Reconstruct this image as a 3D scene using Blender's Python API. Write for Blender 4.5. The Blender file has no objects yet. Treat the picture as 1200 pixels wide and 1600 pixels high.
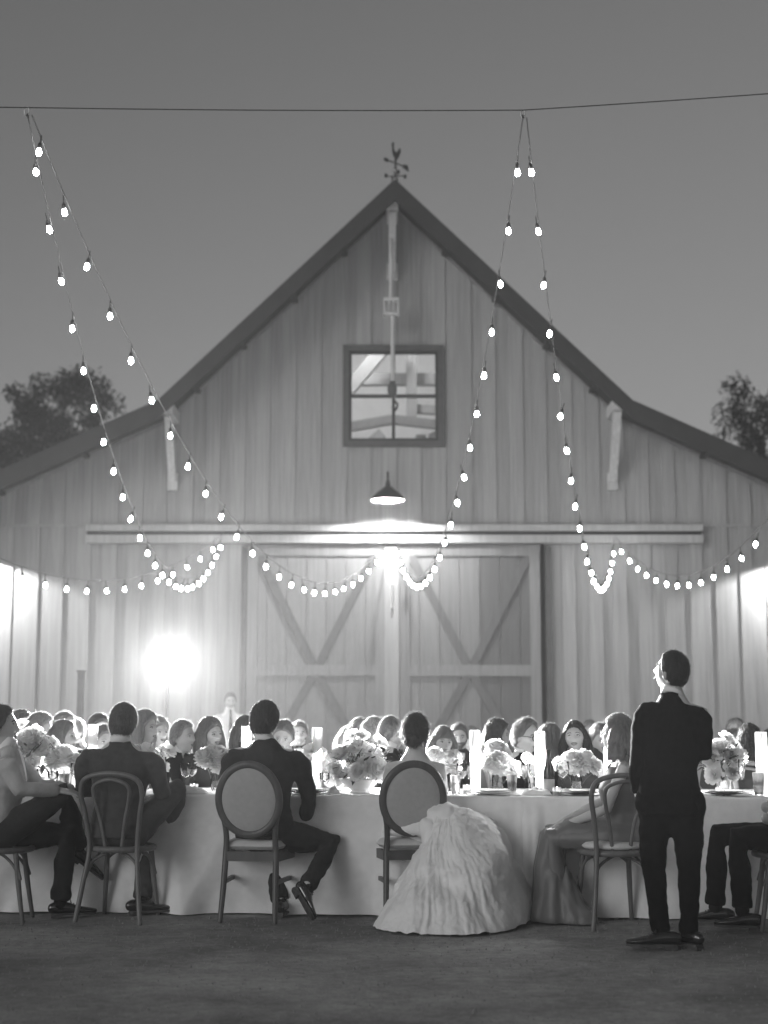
import bpy, bmesh, math, random
import numpy as np
from mathutils import Vector, Matrix, noise

R = math.radians
random.seed(7)
rng = np.random.default_rng(11)
sc = bpy.context.scene
COL = sc.collection

# ------------------------------------------------------------------ camera
CAM_H, PITCH, FPX = 1.28, R(8.0), 2286.0
cam = bpy.data.cameras.new('camera')
cam.sensor_fit = 'VERTICAL'; cam.sensor_height = 56.0; cam.sensor_width = 42.0
cam.lens = 80.0; cam.clip_start = 0.1; cam.clip_end = 2000.0
cam.dof.use_dof = True; cam.dof.focus_distance = 9.6; cam.dof.aperture_fstop = 2.5
cam_ob = bpy.data.objects.new('camera', cam); COL.objects.link(cam_ob)
cam_ob.location = (0, 0, CAM_H); cam_ob.rotation_euler = (R(90) + PITCH, 0, 0)
sc.camera = cam_ob

# ------------------------------------------------------------------ dusk sky (the photograph is black and white)
wd = bpy.data.worlds.new('World'); sc.world = wd; wd.use_nodes = True
nt = wd.node_tree; nt.nodes.clear()
sky = nt.nodes.new('ShaderNodeTexSky'); sky.sky_type = 'NISHITA'; sky.sun_disc = False
sky.sun_elevation = R(1.5); sky.sun_rotation = R(180 + 42)
sky.air_density = 1.0; sky.dust_density = 1.2; sky.ozone_density = 1.0
bw = nt.nodes.new('ShaderNodeRGBToBW'); bg = nt.nodes.new('ShaderNodeBackground')
bg.inputs['Strength'].default_value = 0.15
wo = nt.nodes.new('ShaderNodeOutputWorld')
nt.links.new(sky.outputs[0], bw.inputs[0]); nt.links.new(bw.outputs[0], bg.inputs['Color'])
nt.links.new(bg.outputs[0], wo.inputs['Surface'])

# the last glow of the sunset behind the camera: weak, low and very soft
sun = bpy.data.lights.new('sun', 'SUN'); sun.energy = 0.5; sun.angle = R(24)
sun_ob = bpy.data.objects.new('sun', sun); COL.objects.link(sun_ob)
sun_ob.rotation_euler = Vector((math.sin(R(42)), math.cos(R(42)), -math.tan(R(16)))).to_track_quat('-Z', 'Y').to_euler()

vs = sc.view_settings
vs.view_transform = 'Standard'; vs.look = 'None'; vs.exposure = 0.35; vs.gamma = 1.0
vs.use_curve_mapping = False
sc.cycles.use_denoising = True; sc.cycles.use_adaptive_sampling = True; sc.cycles.adaptive_threshold = 0.02
sc.cycles.max_bounces = 8; sc.cycles.transparent_max_bounces = 24
sc.cycles.volume_bounces = 0
sc.cycles.sample_clamp_indirect = 6.0

# ------------------------------------------------------------------ helpers
def ray(px, py):
    u = (px - 600) / FPX; v = (800 - py) / FPX
    return Vector((u, math.cos(PITCH) - v * math.sin(PITCH), math.sin(PITCH) + v * math.cos(PITCH)))
def W(px, py, Y):
    d = ray(px, py); return Vector((0, 0, CAM_H)) + d * (Y / d.y)
def G(px, py, z=0.0):
    d = ray(px, py); return Vector((0, 0, CAM_H)) + d * ((z - CAM_H) / d.z)

def tag(o, label=None, cat=None, group=None, kind=None):
    if label: o['label'] = label
    if cat: o['category'] = cat
    if group: o['group'] = group
    if kind: o['kind'] = kind
    return o
def empty(name, loc=(0, 0, 0), rz=0.0, label=None, cat=None, group=None, parent=None):
    o = bpy.data.objects.new(name, None); COL.objects.link(o)
    o.empty_display_size = 0.1
    o.location = loc; o.rotation_euler = (0, 0, rz); o.parent = parent
    return tag(o, label, cat, group)
def link(name, mesh, parent=None, loc=None, rot=None, scale=None):
    o = bpy.data.objects.new(name, mesh); COL.objects.link(o); o.parent = parent
    if loc is not None: o.location = loc
    if rot is not None: o.rotation_euler = rot
    if scale is not None: o.scale = scale
    return o
def copy_tree(o, parent=None):
    c = o.copy(); COL.objects.link(c); c.parent = parent
    for ch in list(o.children): copy_tree(ch, c)
    return c

# ------------------------------------------------------------------ materials
MATS = {}
def mat(name, g=0.4, rough=0.7, var=0.0, scale=6.0, stretch=(1, 1, 1), bump=0.0, bscale=30.0, bstretch=None,
        spec=0.4, rnd=0.0, metal=0.0, trans=0.0, sheen=0.0, detail=5.0, dist=0.02, coat=0.0):
    if name in MATS: return MATS[name]
    m = bpy.data.materials.new(name); m.use_nodes = True
    N = m.node_tree.nodes; L = m.node_tree.links
    b = N['Principled BSDF']; out = N['Material Output']
    b.inputs['Base Color'].default_value = (g, g, g, 1)
    b.inputs['Roughness'].default_value = rough
    b.inputs['Metallic'].default_value = metal
    b.inputs['Specular IOR Level'].default_value = spec
    b.inputs['Sheen Weight'].default_value = sheen
    b.inputs['Coat Weight'].default_value = coat
    tc = N.new('ShaderNodeTexCoord'); oi = N.new('ShaderNodeObjectInfo')
    off = N.new('ShaderNodeVectorMath'); off.operation = 'SCALE'
    cmb = N.new('ShaderNodeCombineXYZ')
    for k in range(3): L.new(oi.outputs['Random'], cmb.inputs[k])
    L.new(cmb.outputs[0], off.inputs[0]); off.inputs['Scale'].default_value = 37.0
    add = N.new('ShaderNodeVectorMath'); add.operation = 'ADD'
    L.new(tc.outputs['Object'], add.inputs[0]); L.new(off.outputs[0], add.inputs[1])
    def nz(scl, st):
        mp = N.new('ShaderNodeMapping'); mp.inputs['Scale'].default_value = st
        L.new(add.outputs[0], mp.inputs['Vector'])
        n = N.new('ShaderNodeTexNoise'); n.inputs['Scale'].default_value = scl
        n.inputs['Detail'].default_value = detail; n.inputs['Roughness'].default_value = 0.6
        L.new(mp.outputs[0], n.inputs['Vector']); return n.outputs['Fac']
    if var > 0 or rnd > 0:
        cur = None
        if var > 0:
            n1 = nz(scale, stretch)
            mr = N.new('ShaderNodeMapRange'); mr.inputs['From Min'].default_value = 0.3; mr.inputs['From Max'].default_value = 0.7
            mr.inputs['To Min'].default_value = g * (1 - var); mr.inputs['To Max'].default_value = g * (1 + var)
            L.new(n1, mr.inputs['Value']); cur = mr.outputs[0]
        if rnd > 0:
            m2 = N.new('ShaderNodeMapRange'); m2.inputs['To Min'].default_value = 1 - rnd; m2.inputs['To Max'].default_value = 1 + rnd
            L.new(oi.outputs['Random'], m2.inputs['Value'])
            mu = N.new('ShaderNodeMath'); mu.operation = 'MULTIPLY'
            if cur is None: mu.inputs[0].default_value = g
            else: L.new(cur, mu.inputs[0])
            L.new(m2.outputs[0], mu.inputs[1]); cur = mu.outputs[0]
        L.new(cur, b.inputs['Base Color'])
    if bump > 0:
        n2 = nz(bscale, bstretch or stretch)
        bp = N.new('ShaderNodeBump'); bp.inputs['Strength'].default_value = bump; bp.inputs['Distance'].default_value = dist
        L.new(n2, bp.inputs['Height']); L.new(bp.outputs[0], b.inputs['Normal'])
    if trans > 0:
        t = N.new('ShaderNodeBsdfTranslucent'); t.inputs['Color'].default_value = (min(1, g * 1.1),) * 3 + (1,)
        mx = N.new('ShaderNodeMixShader'); mx.inputs[0].default_value = trans
        L.new(b.outputs[0], mx.inputs[1]); L.new(t.outputs[0], mx.inputs[2]); L.new(mx.outputs[0], out.inputs['Surface'])
    MATS[name] = m
    return m
def emit(name, strength, g=1.0):
    if name in MATS: return MATS[name]
    m = bpy.data.materials.new(name); m.use_nodes = True
    N = m.node_tree.nodes; N.clear()
    e = N.new('ShaderNodeEmission'); e.inputs['Color'].default_value = (g, g, g, 1); e.inputs['Strength'].default_value = strength
    o = N.new('ShaderNodeOutputMaterial'); m.node_tree.links.new(e.outputs[0], o.inputs['Surface'])
    MATS[name] = m
    return m
def glass(name, frost=0.0, tint=0.95, gl=0.12, rough=0.03):
    """thin glass: clear with Fresnel reflections, optionally a milky film"""
    if name in MATS: return MATS[name]
    m = bpy.data.materials.new(name); m.use_nodes = True
    N = m.node_tree.nodes; L = m.node_tree.links; N.clear()
    t = N.new('ShaderNodeBsdfTransparent'); t.inputs['Color'].default_value = (tint,) * 3 + (1,)
    g = N.new('ShaderNodeBsdfGlossy'); g.inputs['Roughness'].default_value = rough
    lw = N.new('ShaderNodeLayerWeight'); lw.inputs['Blend'].default_value = gl
    mx = N.new('ShaderNodeMixShader'); L.new(lw.outputs['Fresnel'], mx.inputs[0]); L.new(t.outputs[0], mx.inputs[1]); L.new(g.outputs[0], mx.inputs[2])
    o = N.new('ShaderNodeOutputMaterial'); last = mx.outputs[0]
    if frost > 0:
        tr = N.new('ShaderNodeBsdfTranslucent'); tr.inputs['Color'].default_value = (0.95,) * 3 + (1,)
        m2 = N.new('ShaderNodeMixShader'); m2.inputs[0].default_value = frost
        L.new(last, m2.inputs[1]); L.new(tr.outputs[0], m2.inputs[2]); last = m2.outputs[0]
    L.new(last, o.inputs['Surface'])
    MATS[name] = m
    return m

WOOD = dict(var=0.13, scale=2.2, stretch=(11, 11, 0.4), bump=0.35, bscale=3.5, bstretch=(16, 16, 0.5), rnd=0.07, rough=0.85, spec=0.15)
mat('barn_board', 0.31, **WOOD)
mat('barn_under_board', 0.295, **WOOD)
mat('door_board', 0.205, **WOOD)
mat('door_board_shaded', 0.125, **WOOD)  # door board darkened: lamp shading put into the colour
mat('door_brace', 0.12, **WOOD)
mat('trim_wood', 0.42, **WOOD)
mat('fascia', 0.03, var=0.15, scale=2, rough=0.7)
mat('roof_metal', 0.045, rough=0.5, metal=0.3, var=0.1)
mat('dark_metal', 0.03, rough=0.45, metal=0.5)
mat('steel', 0.45, rough=0.35, metal=0.9)
mat('pale_wood', 0.56, var=0.15, scale=4, stretch=(6, 6, 0.6), rough=0.75)
mat('sash', 0.02, rough=0.5)
mat('window_trim', 0.07, var=0.15, rough=0.7)
mat('interior_wall', 0.7, rough=0.9, var=0.05)
mat('interior_beam', 0.3, rough=0.8, var=0.1, stretch=(6, 6, 0.6))
mat('cloth_linen', 0.8, rough=0.95, var=0.06, scale=14, bump=0.25, bscale=220, spec=0.1, dist=0.004)
mat('gown', 0.8, rough=0.8, var=0.04, scale=9, bump=0.8, bscale=32, spec=0.2, dist=0.006, sheen=0.2)
mat('napkin', 0.8, rough=0.95, bump=0.2, bscale=60, spec=0.1)
mat('suit_black', 0.005, rough=0.9, var=0.2, scale=20, bump=0.15, bscale=300, spec=0.06, dist=0.002)
mat('suit_dark', 0.022, rough=0.85, var=0.15, scale=20, bump=0.15, bscale=300, spec=0.15, dist=0.002)
mat('suit_grey', 0.06, rough=0.85, var=0.15, scale=20, bump=0.15, bscale=300, spec=0.15, dist=0.002)
mat('suit_pale', 0.42, rough=0.85, var=0.08, scale=20, bump=0.15, bscale=300, spec=0.15, dist=0.002)
mat('shirt_white', 0.8, rough=0.85, bump=0.1, bscale=80, spec=0.15)
mat('shirt_grey', 0.4, rough=0.85, bump=0.1, bscale=80, spec=0.15, var=0.05)
mat('satin', 0.13, rough=0.5, spec=0.5, sheen=0.3, var=0.06)
mat('dress_black', 0.02, rough=0.7, spec=0.3)
mat('dress_mid', 0.2, rough=0.6, spec=0.3, var=0.1)
mat('dress_pale', 0.5, rough=0.7, spec=0.2, var=0.08)
mat('skin', 0.5, rough=0.5, spec=0.4, var=0.05, scale=14, bump=0.05, bscale=90)
mat('skin_tan', 0.33, rough=0.5, spec=0.4, var=0.05, scale=14, bump=0.05, bscale=90)
mat('lip', 0.2, rough=0.4)
mat('teeth', 0.75, rough=0.3)
mat('eye_white', 0.7, rough=0.25)
mat('iris', 0.015, rough=0.15)
HAIR = dict(rough=0.45, spec=0.5, bump=0.9, bscale=14, bstretch=(12, 12, 1.0), trans=0.28)
mat('hair_black', 0.02, **HAIR); mat('hair_dark', 0.07, **HAIR); mat('hair_brown', 0.19, **HAIR)
mat('hair_blond', 0.3, **HAIR); mat('hair_grey', 0.4, **HAIR); mat('hair_white', 0.62, **HAIR)
mat('flyaway', 0.26, rough=0.5, trans=0.75); mat('flyaway_dark', 0.10, rough=0.5, trans=0.75)
mat('shoe', 0.015, rough=0.22, spec=0.6, coat=0.4)
mat('sock', 0.012, rough=0.9, spec=0.1)
mat('sole', 0.05, rough=0.6)
mat('chair_wood', 0.075, var=0.2, scale=3, stretch=(6, 6, 1), rough=0.4, spec=0.4, rnd=0.1)
mat('bent_wood', 0.13, var=0.2, scale=3, stretch=(6, 6, 1), rough=0.4, spec=0.4, rnd=0.1)
mat('linen_pad', 0.4, rough=0.95, var=0.06, scale=30, bump=0.3, bscale=260, spec=0.1, dist=0.003)
mat('seat_pad', 0.6, rough=0.95, var=0.05, scale=30, bump=0.2, bscale=200, spec=0.1)
mat('petal', 0.82, rough=0.7, trans=0.4, spec=0.1, rnd=0.06)
mat('petal_grey', 0.5, rough=0.7, trans=0.35, spec=0.1, rnd=0.15)
mat('leaf', 0.06, rough=0.5, trans=0.3, rnd=0.25)
mat('stem', 0.09, rough=0.6)
mat('ceramic', 0.7, rough=0.35, spec=0.5, var=0.05)
mat('charger', 0.06, rough=0.4)
mat('bottle_glass', 0.02, rough=0.08, spec=0.7)
mat('bottle_label', 0.35, rough=0.7)
mat('wax', 0.85, rough=0.4, trans=0.45)
mat('tree_leaf', 0.012, rough=0.6, trans=0.2, rnd=0.3)
mat('bark', 0.06, rough=0.9, var=0.3, bump=0.5, bscale=20)
mat('cable', 0.012, rough=1.0, spec=0.0)
mat('pale_cable', 0.07, rough=0.5)
mat('strap', 0.02, rough=0.7)
emit('bulb_glow', 100.0)
emit('lamp_glow', 30.0)
emit('flame', 60.0)
emit('flood_glow', 400.0)
glass('clear_glass'); glass('window_glass', gl=0.25)
glass('hurricane_glass', frost=0.24, gl=0.3)
glass('water_glass', frost=0.10, gl=0.3)

# ------------------------------------------------------------------ mesh builder
class MB:
    def __init__(s): s.v = []; s.f = []; s.m = []; s.n = 0
    def add(s, verts, faces, mi=0):
        o = s.n
        verts = [tuple(v) for v in verts]
        s.v.extend(verts); s.n += len(verts)
        s.f.extend(tuple(i + o for i in fc) for fc in faces)
        s.m.extend([mi] * len(faces))
        return s
    def box(s, c, size, rot=None, mi=0):
        hx, hy, hz = size[0] / 2, size[1] / 2, size[2] / 2
        vs_ = [Vector((x, y, z)) for x in (-hx, hx) for y in (-hy, hy) for z in (-hz, hz)]
        if rot is not None: vs_ = [rot @ v for v in vs_]
        c = Vector(c); vs_ = [v + c for v in vs_]
        return s.add(vs_, [(0, 1, 3, 2), (4, 6, 7, 5), (0, 4, 5, 1), (2, 3, 7, 6), (0, 2, 6, 4), (1, 5, 7, 3)], mi)
    def beam(s, a, b, w, t, up=(0, 1, 0), mi=0):
        """rectangular bar from a to b; t measured along `up`, w across"""
        a, b = Vector(a), Vector(b); d = (b - a).normalized(); u = Vector(up); u = (u - d * u.dot(d)).normalized(); r = d.cross(u)
        vs_ = [p + r * (w / 2 * i) + u * (t / 2 * j) for p in (a, b) for i, j in ((-1, -1), (1, -1), (1, 1), (-1, 1))]
        return s.add(vs_, [(3, 2, 1, 0), (4, 5, 6, 7), (0, 1, 5, 4), (1, 2, 6, 5), (2, 3, 7, 6), (3, 0, 4, 7)], mi)
    def prism(s, poly, y0, y1, mi=0):
        """polygon in the XZ plane pushed from y0 to y1"""
        n = len(poly)
        vs_ = [(x, y0, z) for x, z in poly] + [(x, y1, z) for x, z in poly]
        fs = [tuple(range(n)), tuple(range(2 * n - 1, n - 1, -1))] + [(i, i + n, (i + 1) % n + n, (i + 1) % n) for i in range(n)]
        return s.add(vs_, fs, mi)
    def tube(s, pts, rad, seg=8, side=None, cap=True, dome=True, closed=False, mi=0):
        """rings along pts; rad: number or list of number / (ra, rb); ra along `side`"""
        P = [Vector(p) for p in pts]; n = len(P)
        rr = [rad] * n if isinstance(rad, (int, float)) else list(rad)
        rr = [(r, r) if isinstance(r, (int, float)) else r for r in rr]
        T = []
        for i in range(n):
            if closed: t = P[(i + 1) % n] - P[i - 1]
            else: t = P[min(i + 1, n - 1)] - P[max(i - 1, 0)]
            T.append(t.normalized() if t.length > 1e-9 else Vector((0, 0, 1)))
        ref = Vector(side) if side is not None else (Vector((1, 0, 0)) if abs(T[0].x) < 0.8 else Vector((0, 0, 1)))
        rings = []; cur = ref
        for i in range(n):
            a = cur if side is None else ref
            a = a - T[i] * a.dot(T[i])
            if a.length < 1e-5: a = T[i].orthogonal()
            a.normalize(); cur = a; rings.append((P[i], a, T[i].cross(a), rr[i]))
        if cap and dome and not closed:
            def domes(k, sg):
                p, a, b, (ra, rb) = rings[k]; out = []
                rm = min(ra, rb)
                for q in (0.5, 0.82, 0.97):
                    c = math.sqrt(1 - q * q)
                    out.append((p + T[k] * (sg * rm * q), a, b, (ra * c, rb * c)))
                return out
            rings = list(reversed(domes(0, -1))) + rings + domes(n - 1, 1)
        vs_ = []; cs = [(math.cos(2 * math.pi * k / seg), math.sin(2 * math.pi * k / seg)) for k in range(seg)]
        for p, a, b, (ra, rb) in rings:
            for c_, s_ in cs: vs_.append(p + a * (ra * c_) + b * (rb * s_))
        fs = []; m = len(rings)
        for i in range(m if closed else m - 1):
            j = (i + 1) % m
            for k in range(seg):
                k2 = (k + 1) % seg
                fs.append((i * seg + k, i * seg + k2, j * seg + k2, j * seg + k))
        if cap and not closed:
            fs.append(tuple(reversed(range(seg)))); fs.append(tuple((m - 1) * seg + k for k in range(seg)))
        return s.add(vs_, fs, mi)
    def ell(s, c, r, rot=None, seg=14, rings=9, mi=0):
        vs_ = []; fs = []; c = Vector(c)
        for i in range(1, rings):
            th = math.pi * i / rings
            for k in range(seg):
                ph = 2 * math.pi * k / seg
                v = Vector((r[0] * math.sin(th) * math.cos(ph), r[1] * math.sin(th) * math.sin(ph), r[2] * math.cos(th)))
                if rot is not None: v = rot @ v
                vs_.append(v + c)
        tp = Vector((0, 0, r[2])); bt = Vector((0, 0, -r[2]))
        if rot is not None: tp = rot @ tp; bt = rot @ bt
        vs_ += [tp + c, bt + c]; T_ = len(vs_) - 2; B_ = T_ + 1
        for i in range(rings - 2):
            for k in range(seg):
                k2 = (k + 1) % seg
                fs.append((i * seg + k, (i + 1) * seg + k, (i + 1) * seg + k2, i * seg + k2))
        for k in range(seg):
            k2 = (k + 1) % seg
            fs.append((T_, k, k2)); fs.append((B_, (rings - 2) * seg + k2, (rings - 2) * seg + k))
        return s.add(vs_, fs, mi)
    def lathe(s, prof, c=(0, 0, 0), seg=20, mi=0, cap=False):
        c = Vector(c); vs_ = []; fs = []
        for r, z in prof:
            for k in range(seg):
                a = 2 * math.pi * k / seg; vs_.append(c + Vector((r * math.cos(a), r * math.sin(a), z)))
        for i in range(len(prof) - 1):
            for k in range(seg):
                k2 = (k + 1) % seg
                fs.append((i * seg + k, i * seg + k2, (i + 1) * seg + k2, (i + 1) * seg + k))
        if cap:
            fs.append(tuple(reversed(range(seg)))); fs.append(tuple((len(prof) - 1) * seg + k for k in range(seg)))
        return s.add(vs_, fs, mi)
    def mesh(s, name, mats, smooth=False):
        me = bpy.data.meshes.new(name); me.from_pydata(s.v, [], s.f)
        if not isinstance(mats, (list, tuple)): mats = [mats]
        for m in mats: me.materials.append(MATS[m] if isinstance(m, str) else m)
        if len(mats) > 1: me.polygons.foreach_set('material_index', s.m)
        if smooth: me.polygons.foreach_set('use_smooth', [True] * len(me.polygons))
        me.update(); return me
    def build(s, name, mats, parent=None, smooth=False, loc=None, rot=None):
        return link(name, s.mesh(name, mats, smooth), parent, loc, rot)

def remesh(mb, voxel, it=3, fac=0.5):
    """join overlapping closed shapes into ONE continuous skin"""
    me = bpy.data.meshes.new('tmp'); me.from_pydata(mb.v, [], mb.f); me.update()
    o = bpy.data.objects.new('tmp', me); COL.objects.link(o)
    r = o.modifiers.new('r', 'REMESH'); r.mode = 'VOXEL'; r.voxel_size = voxel; r.use_smooth_shade = True
    if it:
        q = o.modifiers.new('s', 'SMOOTH'); q.iterations = it; q.factor = fac
    dg = bpy.context.evaluated_depsgraph_get()
    res = bpy.data.meshes.new_from_object(o.evaluated_get(dg))
    bpy.data.objects.remove(o); bpy.data.meshes.remove(me)
    res.polygons.foreach_set('use_smooth', [True] * len(res.polygons))
    return res
def get_co(me):
    a = np.empty(len(me.vertices) * 3); me.vertices.foreach_get('co', a); return a.reshape(-1, 3)
def get_no(me):
    a = np.empty(len(me.vertices) * 3); me.vertices.foreach_get('normal', a); return a.reshape(-1, 3)
def set_co(me, a): me.vertices.foreach_set('co', a.astype(np.float32).ravel()); me.update()
def wrinkle(me, amp, freq=9.0, st=(1, 1, 1), seed=0.0):
    co = get_co(me); no = get_no(me)
    d = np.array([noise.noise(Vector((c[0] * freq * st[0] + seed, c[1] * freq * st[1] - seed, c[2] * freq * st[2] + seed))) for c in co])
    set_co(me, co + no * (amp * d)[:, None]); return me
def mset(me, *names):
    me.materials.clear()
    for n in names: me.materials.append(MATS[n])
    return me
def smooth_path(pts, n=8):
    """Catmull-Rom through pts"""
    P = [Vector(p) for p in pts]; out = []
    for i in range(len(P) - 1):
        a = P[i - 1] if i else P[0] * 2 - P[1]; b, c = P[i], P[i + 1]; d = P[i + 2] if i + 2 < len(P) else P[-1] * 2 - P[-2]
        for k in range(n):
            t = k / n
            out.append(0.5 * ((2 * b) + (c - a) * t + (2 * a - 5 * b + 4 * c - d) * t * t + (3 * b - a - 3 * c + d) * t ** 3))
    out.append(P[-1]); return out
# ================================================================== SETTING
def make_ground():
    nx = 220
    xs = np.concatenate([np.linspace(-90, -6, 24), np.linspace(-5.9, 5.9, 130), np.linspace(6, 90, 24)])
    ys = np.concatenate([np.linspace(-12, 4, 8), np.linspace(4.1, 11, 110), np.linspace(11.3, 90, 40)])
    mb = MB(); nxx = len(xs)
    vs_ = []
    for y in ys:
        for x in xs:
            z = 0.012 * (noise.noise(Vector((x * 1.7, y * 1.7, 0))) + 0.5 * noise.noise(Vector((x * 6, y * 6, 3)))) - 0.008
            vs_.append((x, y, min(z, 0.004)))
    fs = [(j * nxx + i, j * nxx + i + 1, (j + 1) * nxx + i + 1, (j + 1) * nxx + i) for j in range(len(ys) - 1) for i in range(nxx - 1)]
    mb.add(vs_, fs)
    m = bpy.data.materials.new('dirt'); m.use_nodes = True; MATS['dirt'] = m
    N = m.node_tree.nodes; L = m.node_tree.links; b = N['Principled BSDF']; b.inputs['Roughness'].default_value = 0.95; b.inputs['Specular IOR Level'].default_value = 0.1
    tc = N.new('ShaderNodeTexCoord')
    def nz(s, d=8, st=(1, 1, 1)):
        mp = N.new('ShaderNodeMapping'); mp.inputs['Scale'].default_value = st; L.new(tc.outputs['Object'], mp.inputs[0])
        n = N.new('ShaderNodeTexNoise'); n.inputs['Scale'].default_value = s; n.inputs['Detail'].default_value = d; n.inputs['Roughness'].default_value = 0.65
        L.new(mp.outputs[0], n.inputs['Vector']); return n.outputs['Fac']
    a = nz(0.7, 7, (1, 1.3, 1)); c = nz(14, 8); e = nz(70, 4)
    r1 = N.new('ShaderNodeMapRange'); r1.inputs[1].default_value = 0.38; r1.inputs[2].default_value = 0.64; r1.inputs[3].default_value = 0.19; r1.inputs[4].default_value = 0.38; L.new(a, r1.inputs[0])
    r2 = N.new('ShaderNodeMapRange'); r2.inputs[1].default_value = 0.3; r2.inputs[2].default_value = 0.7; r2.inputs[3].default_value = 0.8; r2.inputs[4].default_value = 1.2; L.new(c, r2.inputs[0])
    r3 = N.new('ShaderNodeMapRange'); r3.inputs[1].default_value = 0.3; r3.inputs[2].default_value = 0.7; r3.inputs[3].default_value = 0.8; r3.inputs[4].default_value = 1.2; L.new(e, r3.inputs[0])
    m1 = N.new('ShaderNodeMath'); m1.operation = 'MULTIPLY'; L.new(r1.outputs[0], m1.inputs[0]); L.new(r2.outputs[0], m1.inputs[1])
    m2 = N.new('ShaderNodeMath'); m2.operation = 'MULTIPLY'; L.new(m1.outputs[0], m2.inputs[0]); L.new(r3.outputs[0], m2.inputs[1])
    L.new(m2.outputs[0], b.inputs['Base Color'])
    ad = N.new('ShaderNodeMath'); ad.operation = 'ADD'; L.new(c, ad.inputs[0]); L.new(e, ad.inputs[1])
    bp = N.new('ShaderNodeBump'); bp.inputs['Strength'].default_value = 0.3; bp.inputs['Distance'].default_value = 0.015; L.new(ad.outputs[0], bp.inputs['Height']); L.new(bp.outputs[0], b.inputs['Normal'])
    tag(mb.build('ground', 'dirt', smooth=True), 'trodden pale dirt yard', None, None, 'structure')
make_ground()
# loose grit on the yard, too small to count
mb = MB()
for i in range(2600):
    y = 5.2 + 4.5 * random.random() ** 0.8; x = random.uniform(-0.3, 0.3) * y
    r = random.uniform(0.002, 0.006) * (1.8 if random.random() < 0.05 else 1)
    vs_ = [(x + r * math.cos(a) * random.uniform(.7, 1.2), y + r * math.sin(a) * random.uniform(.7, 1.2), 0.0) for a in (0, 1.6, 3.1, 4.7)] + [(x, y, r * 1.2 + 0.004)]
    mb.add(vs_, [(0, 1, 4), (1, 2, 4), (2, 3, 4), (3, 0, 4)])
mat('grit', 0.2, rough=0.95, rnd=0)
tag(mb.build('grit', 'grit'), 'loose grit scattered on the dirt yard', 'gravel', None, 'stuff')

# ------------------------------------------------------------------ barn
BX, BY = 0.19, 25.4
barn = empty('barn', (BX, BY, 0), 0, 'tall gabled timber barn with vertical boards and big sliding doors', 'barn')
PK, KX, KZ, EX, EZ = 10.55, 4.05, 6.62, 8.6, 4.55        # outer roof line: peak, kink, eave
def roof_z(x):
    x = abs(x)
    return PK + (KZ - PK) * x / KX if x < KX else KZ + (EZ - KZ) * (x - KX) / (EX - KX)
def local(px, py, Y=BY):
    p = W(px, py, Y); return p.x - BX, p.z
SOFF = 0.20                                               # wall tops stay this far under the outer roof line
JZ = 4.60                                                 # joint between upper and lower boards
wx0, wz0 = local(545, 690); wx1, wz1 = local(684, 550)    # window opening
dx0, dz0 = local(386, 850); dx1, _ = local(852, 850)      # doorway
def board(name, m, x0, x1, z0, z1, y0, y1, slope):
    """one board; slope: cut its top along the roof"""
    if slope:
        t0, t1 = roof_z(x0) - SOFF, roof_z(x1) - SOFF
        poly = [(x0, z0), (x1, z0), (x1, min(t1, z1)), (x0, min(t0, z1))]
    else: poly = [(x0, z0), (x1, z0), (x1, z1), (x0, z1)]
    MB().prism(poly, y0, y1).build(name, m, barn)
pitch = 0.445
k0 = -int(8.4 / pitch)
for k in range(k0, -k0):
    for und in (1, 0):
        x0 = k * pitch + (0.0 if und else 0.235) + random.uniform(-.02, .02); x1 = x0 + (0.26 if und else 0.24) + random.uniform(-.015, .015)
        y1 = 0.0 if und else -0.024
        yy0, yy1 = (-0.022, 0.0) if und else (-0.048 + random.uniform(-.003, .003), -0.0235)
        if x0 < -8.3 or x1 > 8.3: continue
        m = 'barn_under_board' if und else 'barn_board'
        # upper storey
        if x1 > wx0 - .02 and x0 < wx1 + .02:
            board('wall_board', m, x0, x1, JZ + 0.012, wz0 - 0.02, yy0, yy1, False)
            board('wall_board', m, x0, x1, wz1 + 0.02, 99, yy0, yy1, True)
        else: board('wall_board', m, x0, x1, JZ + 0.012, 99, yy0, yy1, True)
        # ground storey
        if x1 < dx0 + .02 or x0 > dx1 - .02: board('wall_board', m, x0, x1, 0.02, JZ, yy0, yy1, False)
MB().box((0, -0.058, JZ + 0.006), (16.6, 0.02, 0.05)).build('flashing', 'barn_board', barn)
# shell behind the boards (keeps the inside dark), with window opening
mb = MB()
for a0, a1, z0, z1 in ((-8.3, dx0, 0, JZ), (dx1, 8.3, 0, JZ)): mb.box(((a0 + a1) / 2, 0.05, (z0 + z1) / 2), (a1 - a0, 0.08, z1 - z0))
def shell(x0, x1, zlo, zhi=None):
    xs = [x0] + [q for q in (-KX, 0, KX) if x0 < q < x1] + [x1]
    top = [(x, (roof_z(x) - .1) if zhi is None else zhi) for x in xs]
    mb.prism([(x0, zlo), (x1, zlo)] + top[::-1], 0.01, 0.09)
shell(-8.3, wx0, JZ); shell(wx1, 8.3, JZ); shell(wx0, wx1, wz1); shell(wx0, wx1, JZ, wz0)
mb.build('sheathing', 'interior_beam', barn)
DEP = 16.0
mb = MB()
for sx in (-1, 1): mb.box((sx * 8.3, DEP / 2, 2.2), (0.12, DEP - .2, 4.4))
mb.prism([(-8.3, 0), (8.3, 0), (8.3, 4.5), (KX, KZ - .2), (0, PK - .2), (-KX, KZ - .2), (-8.3, 4.5)], DEP - .1, DEP)
mb.build('outer_wall', 'barn_board', barn)
OH = 0.95
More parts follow.
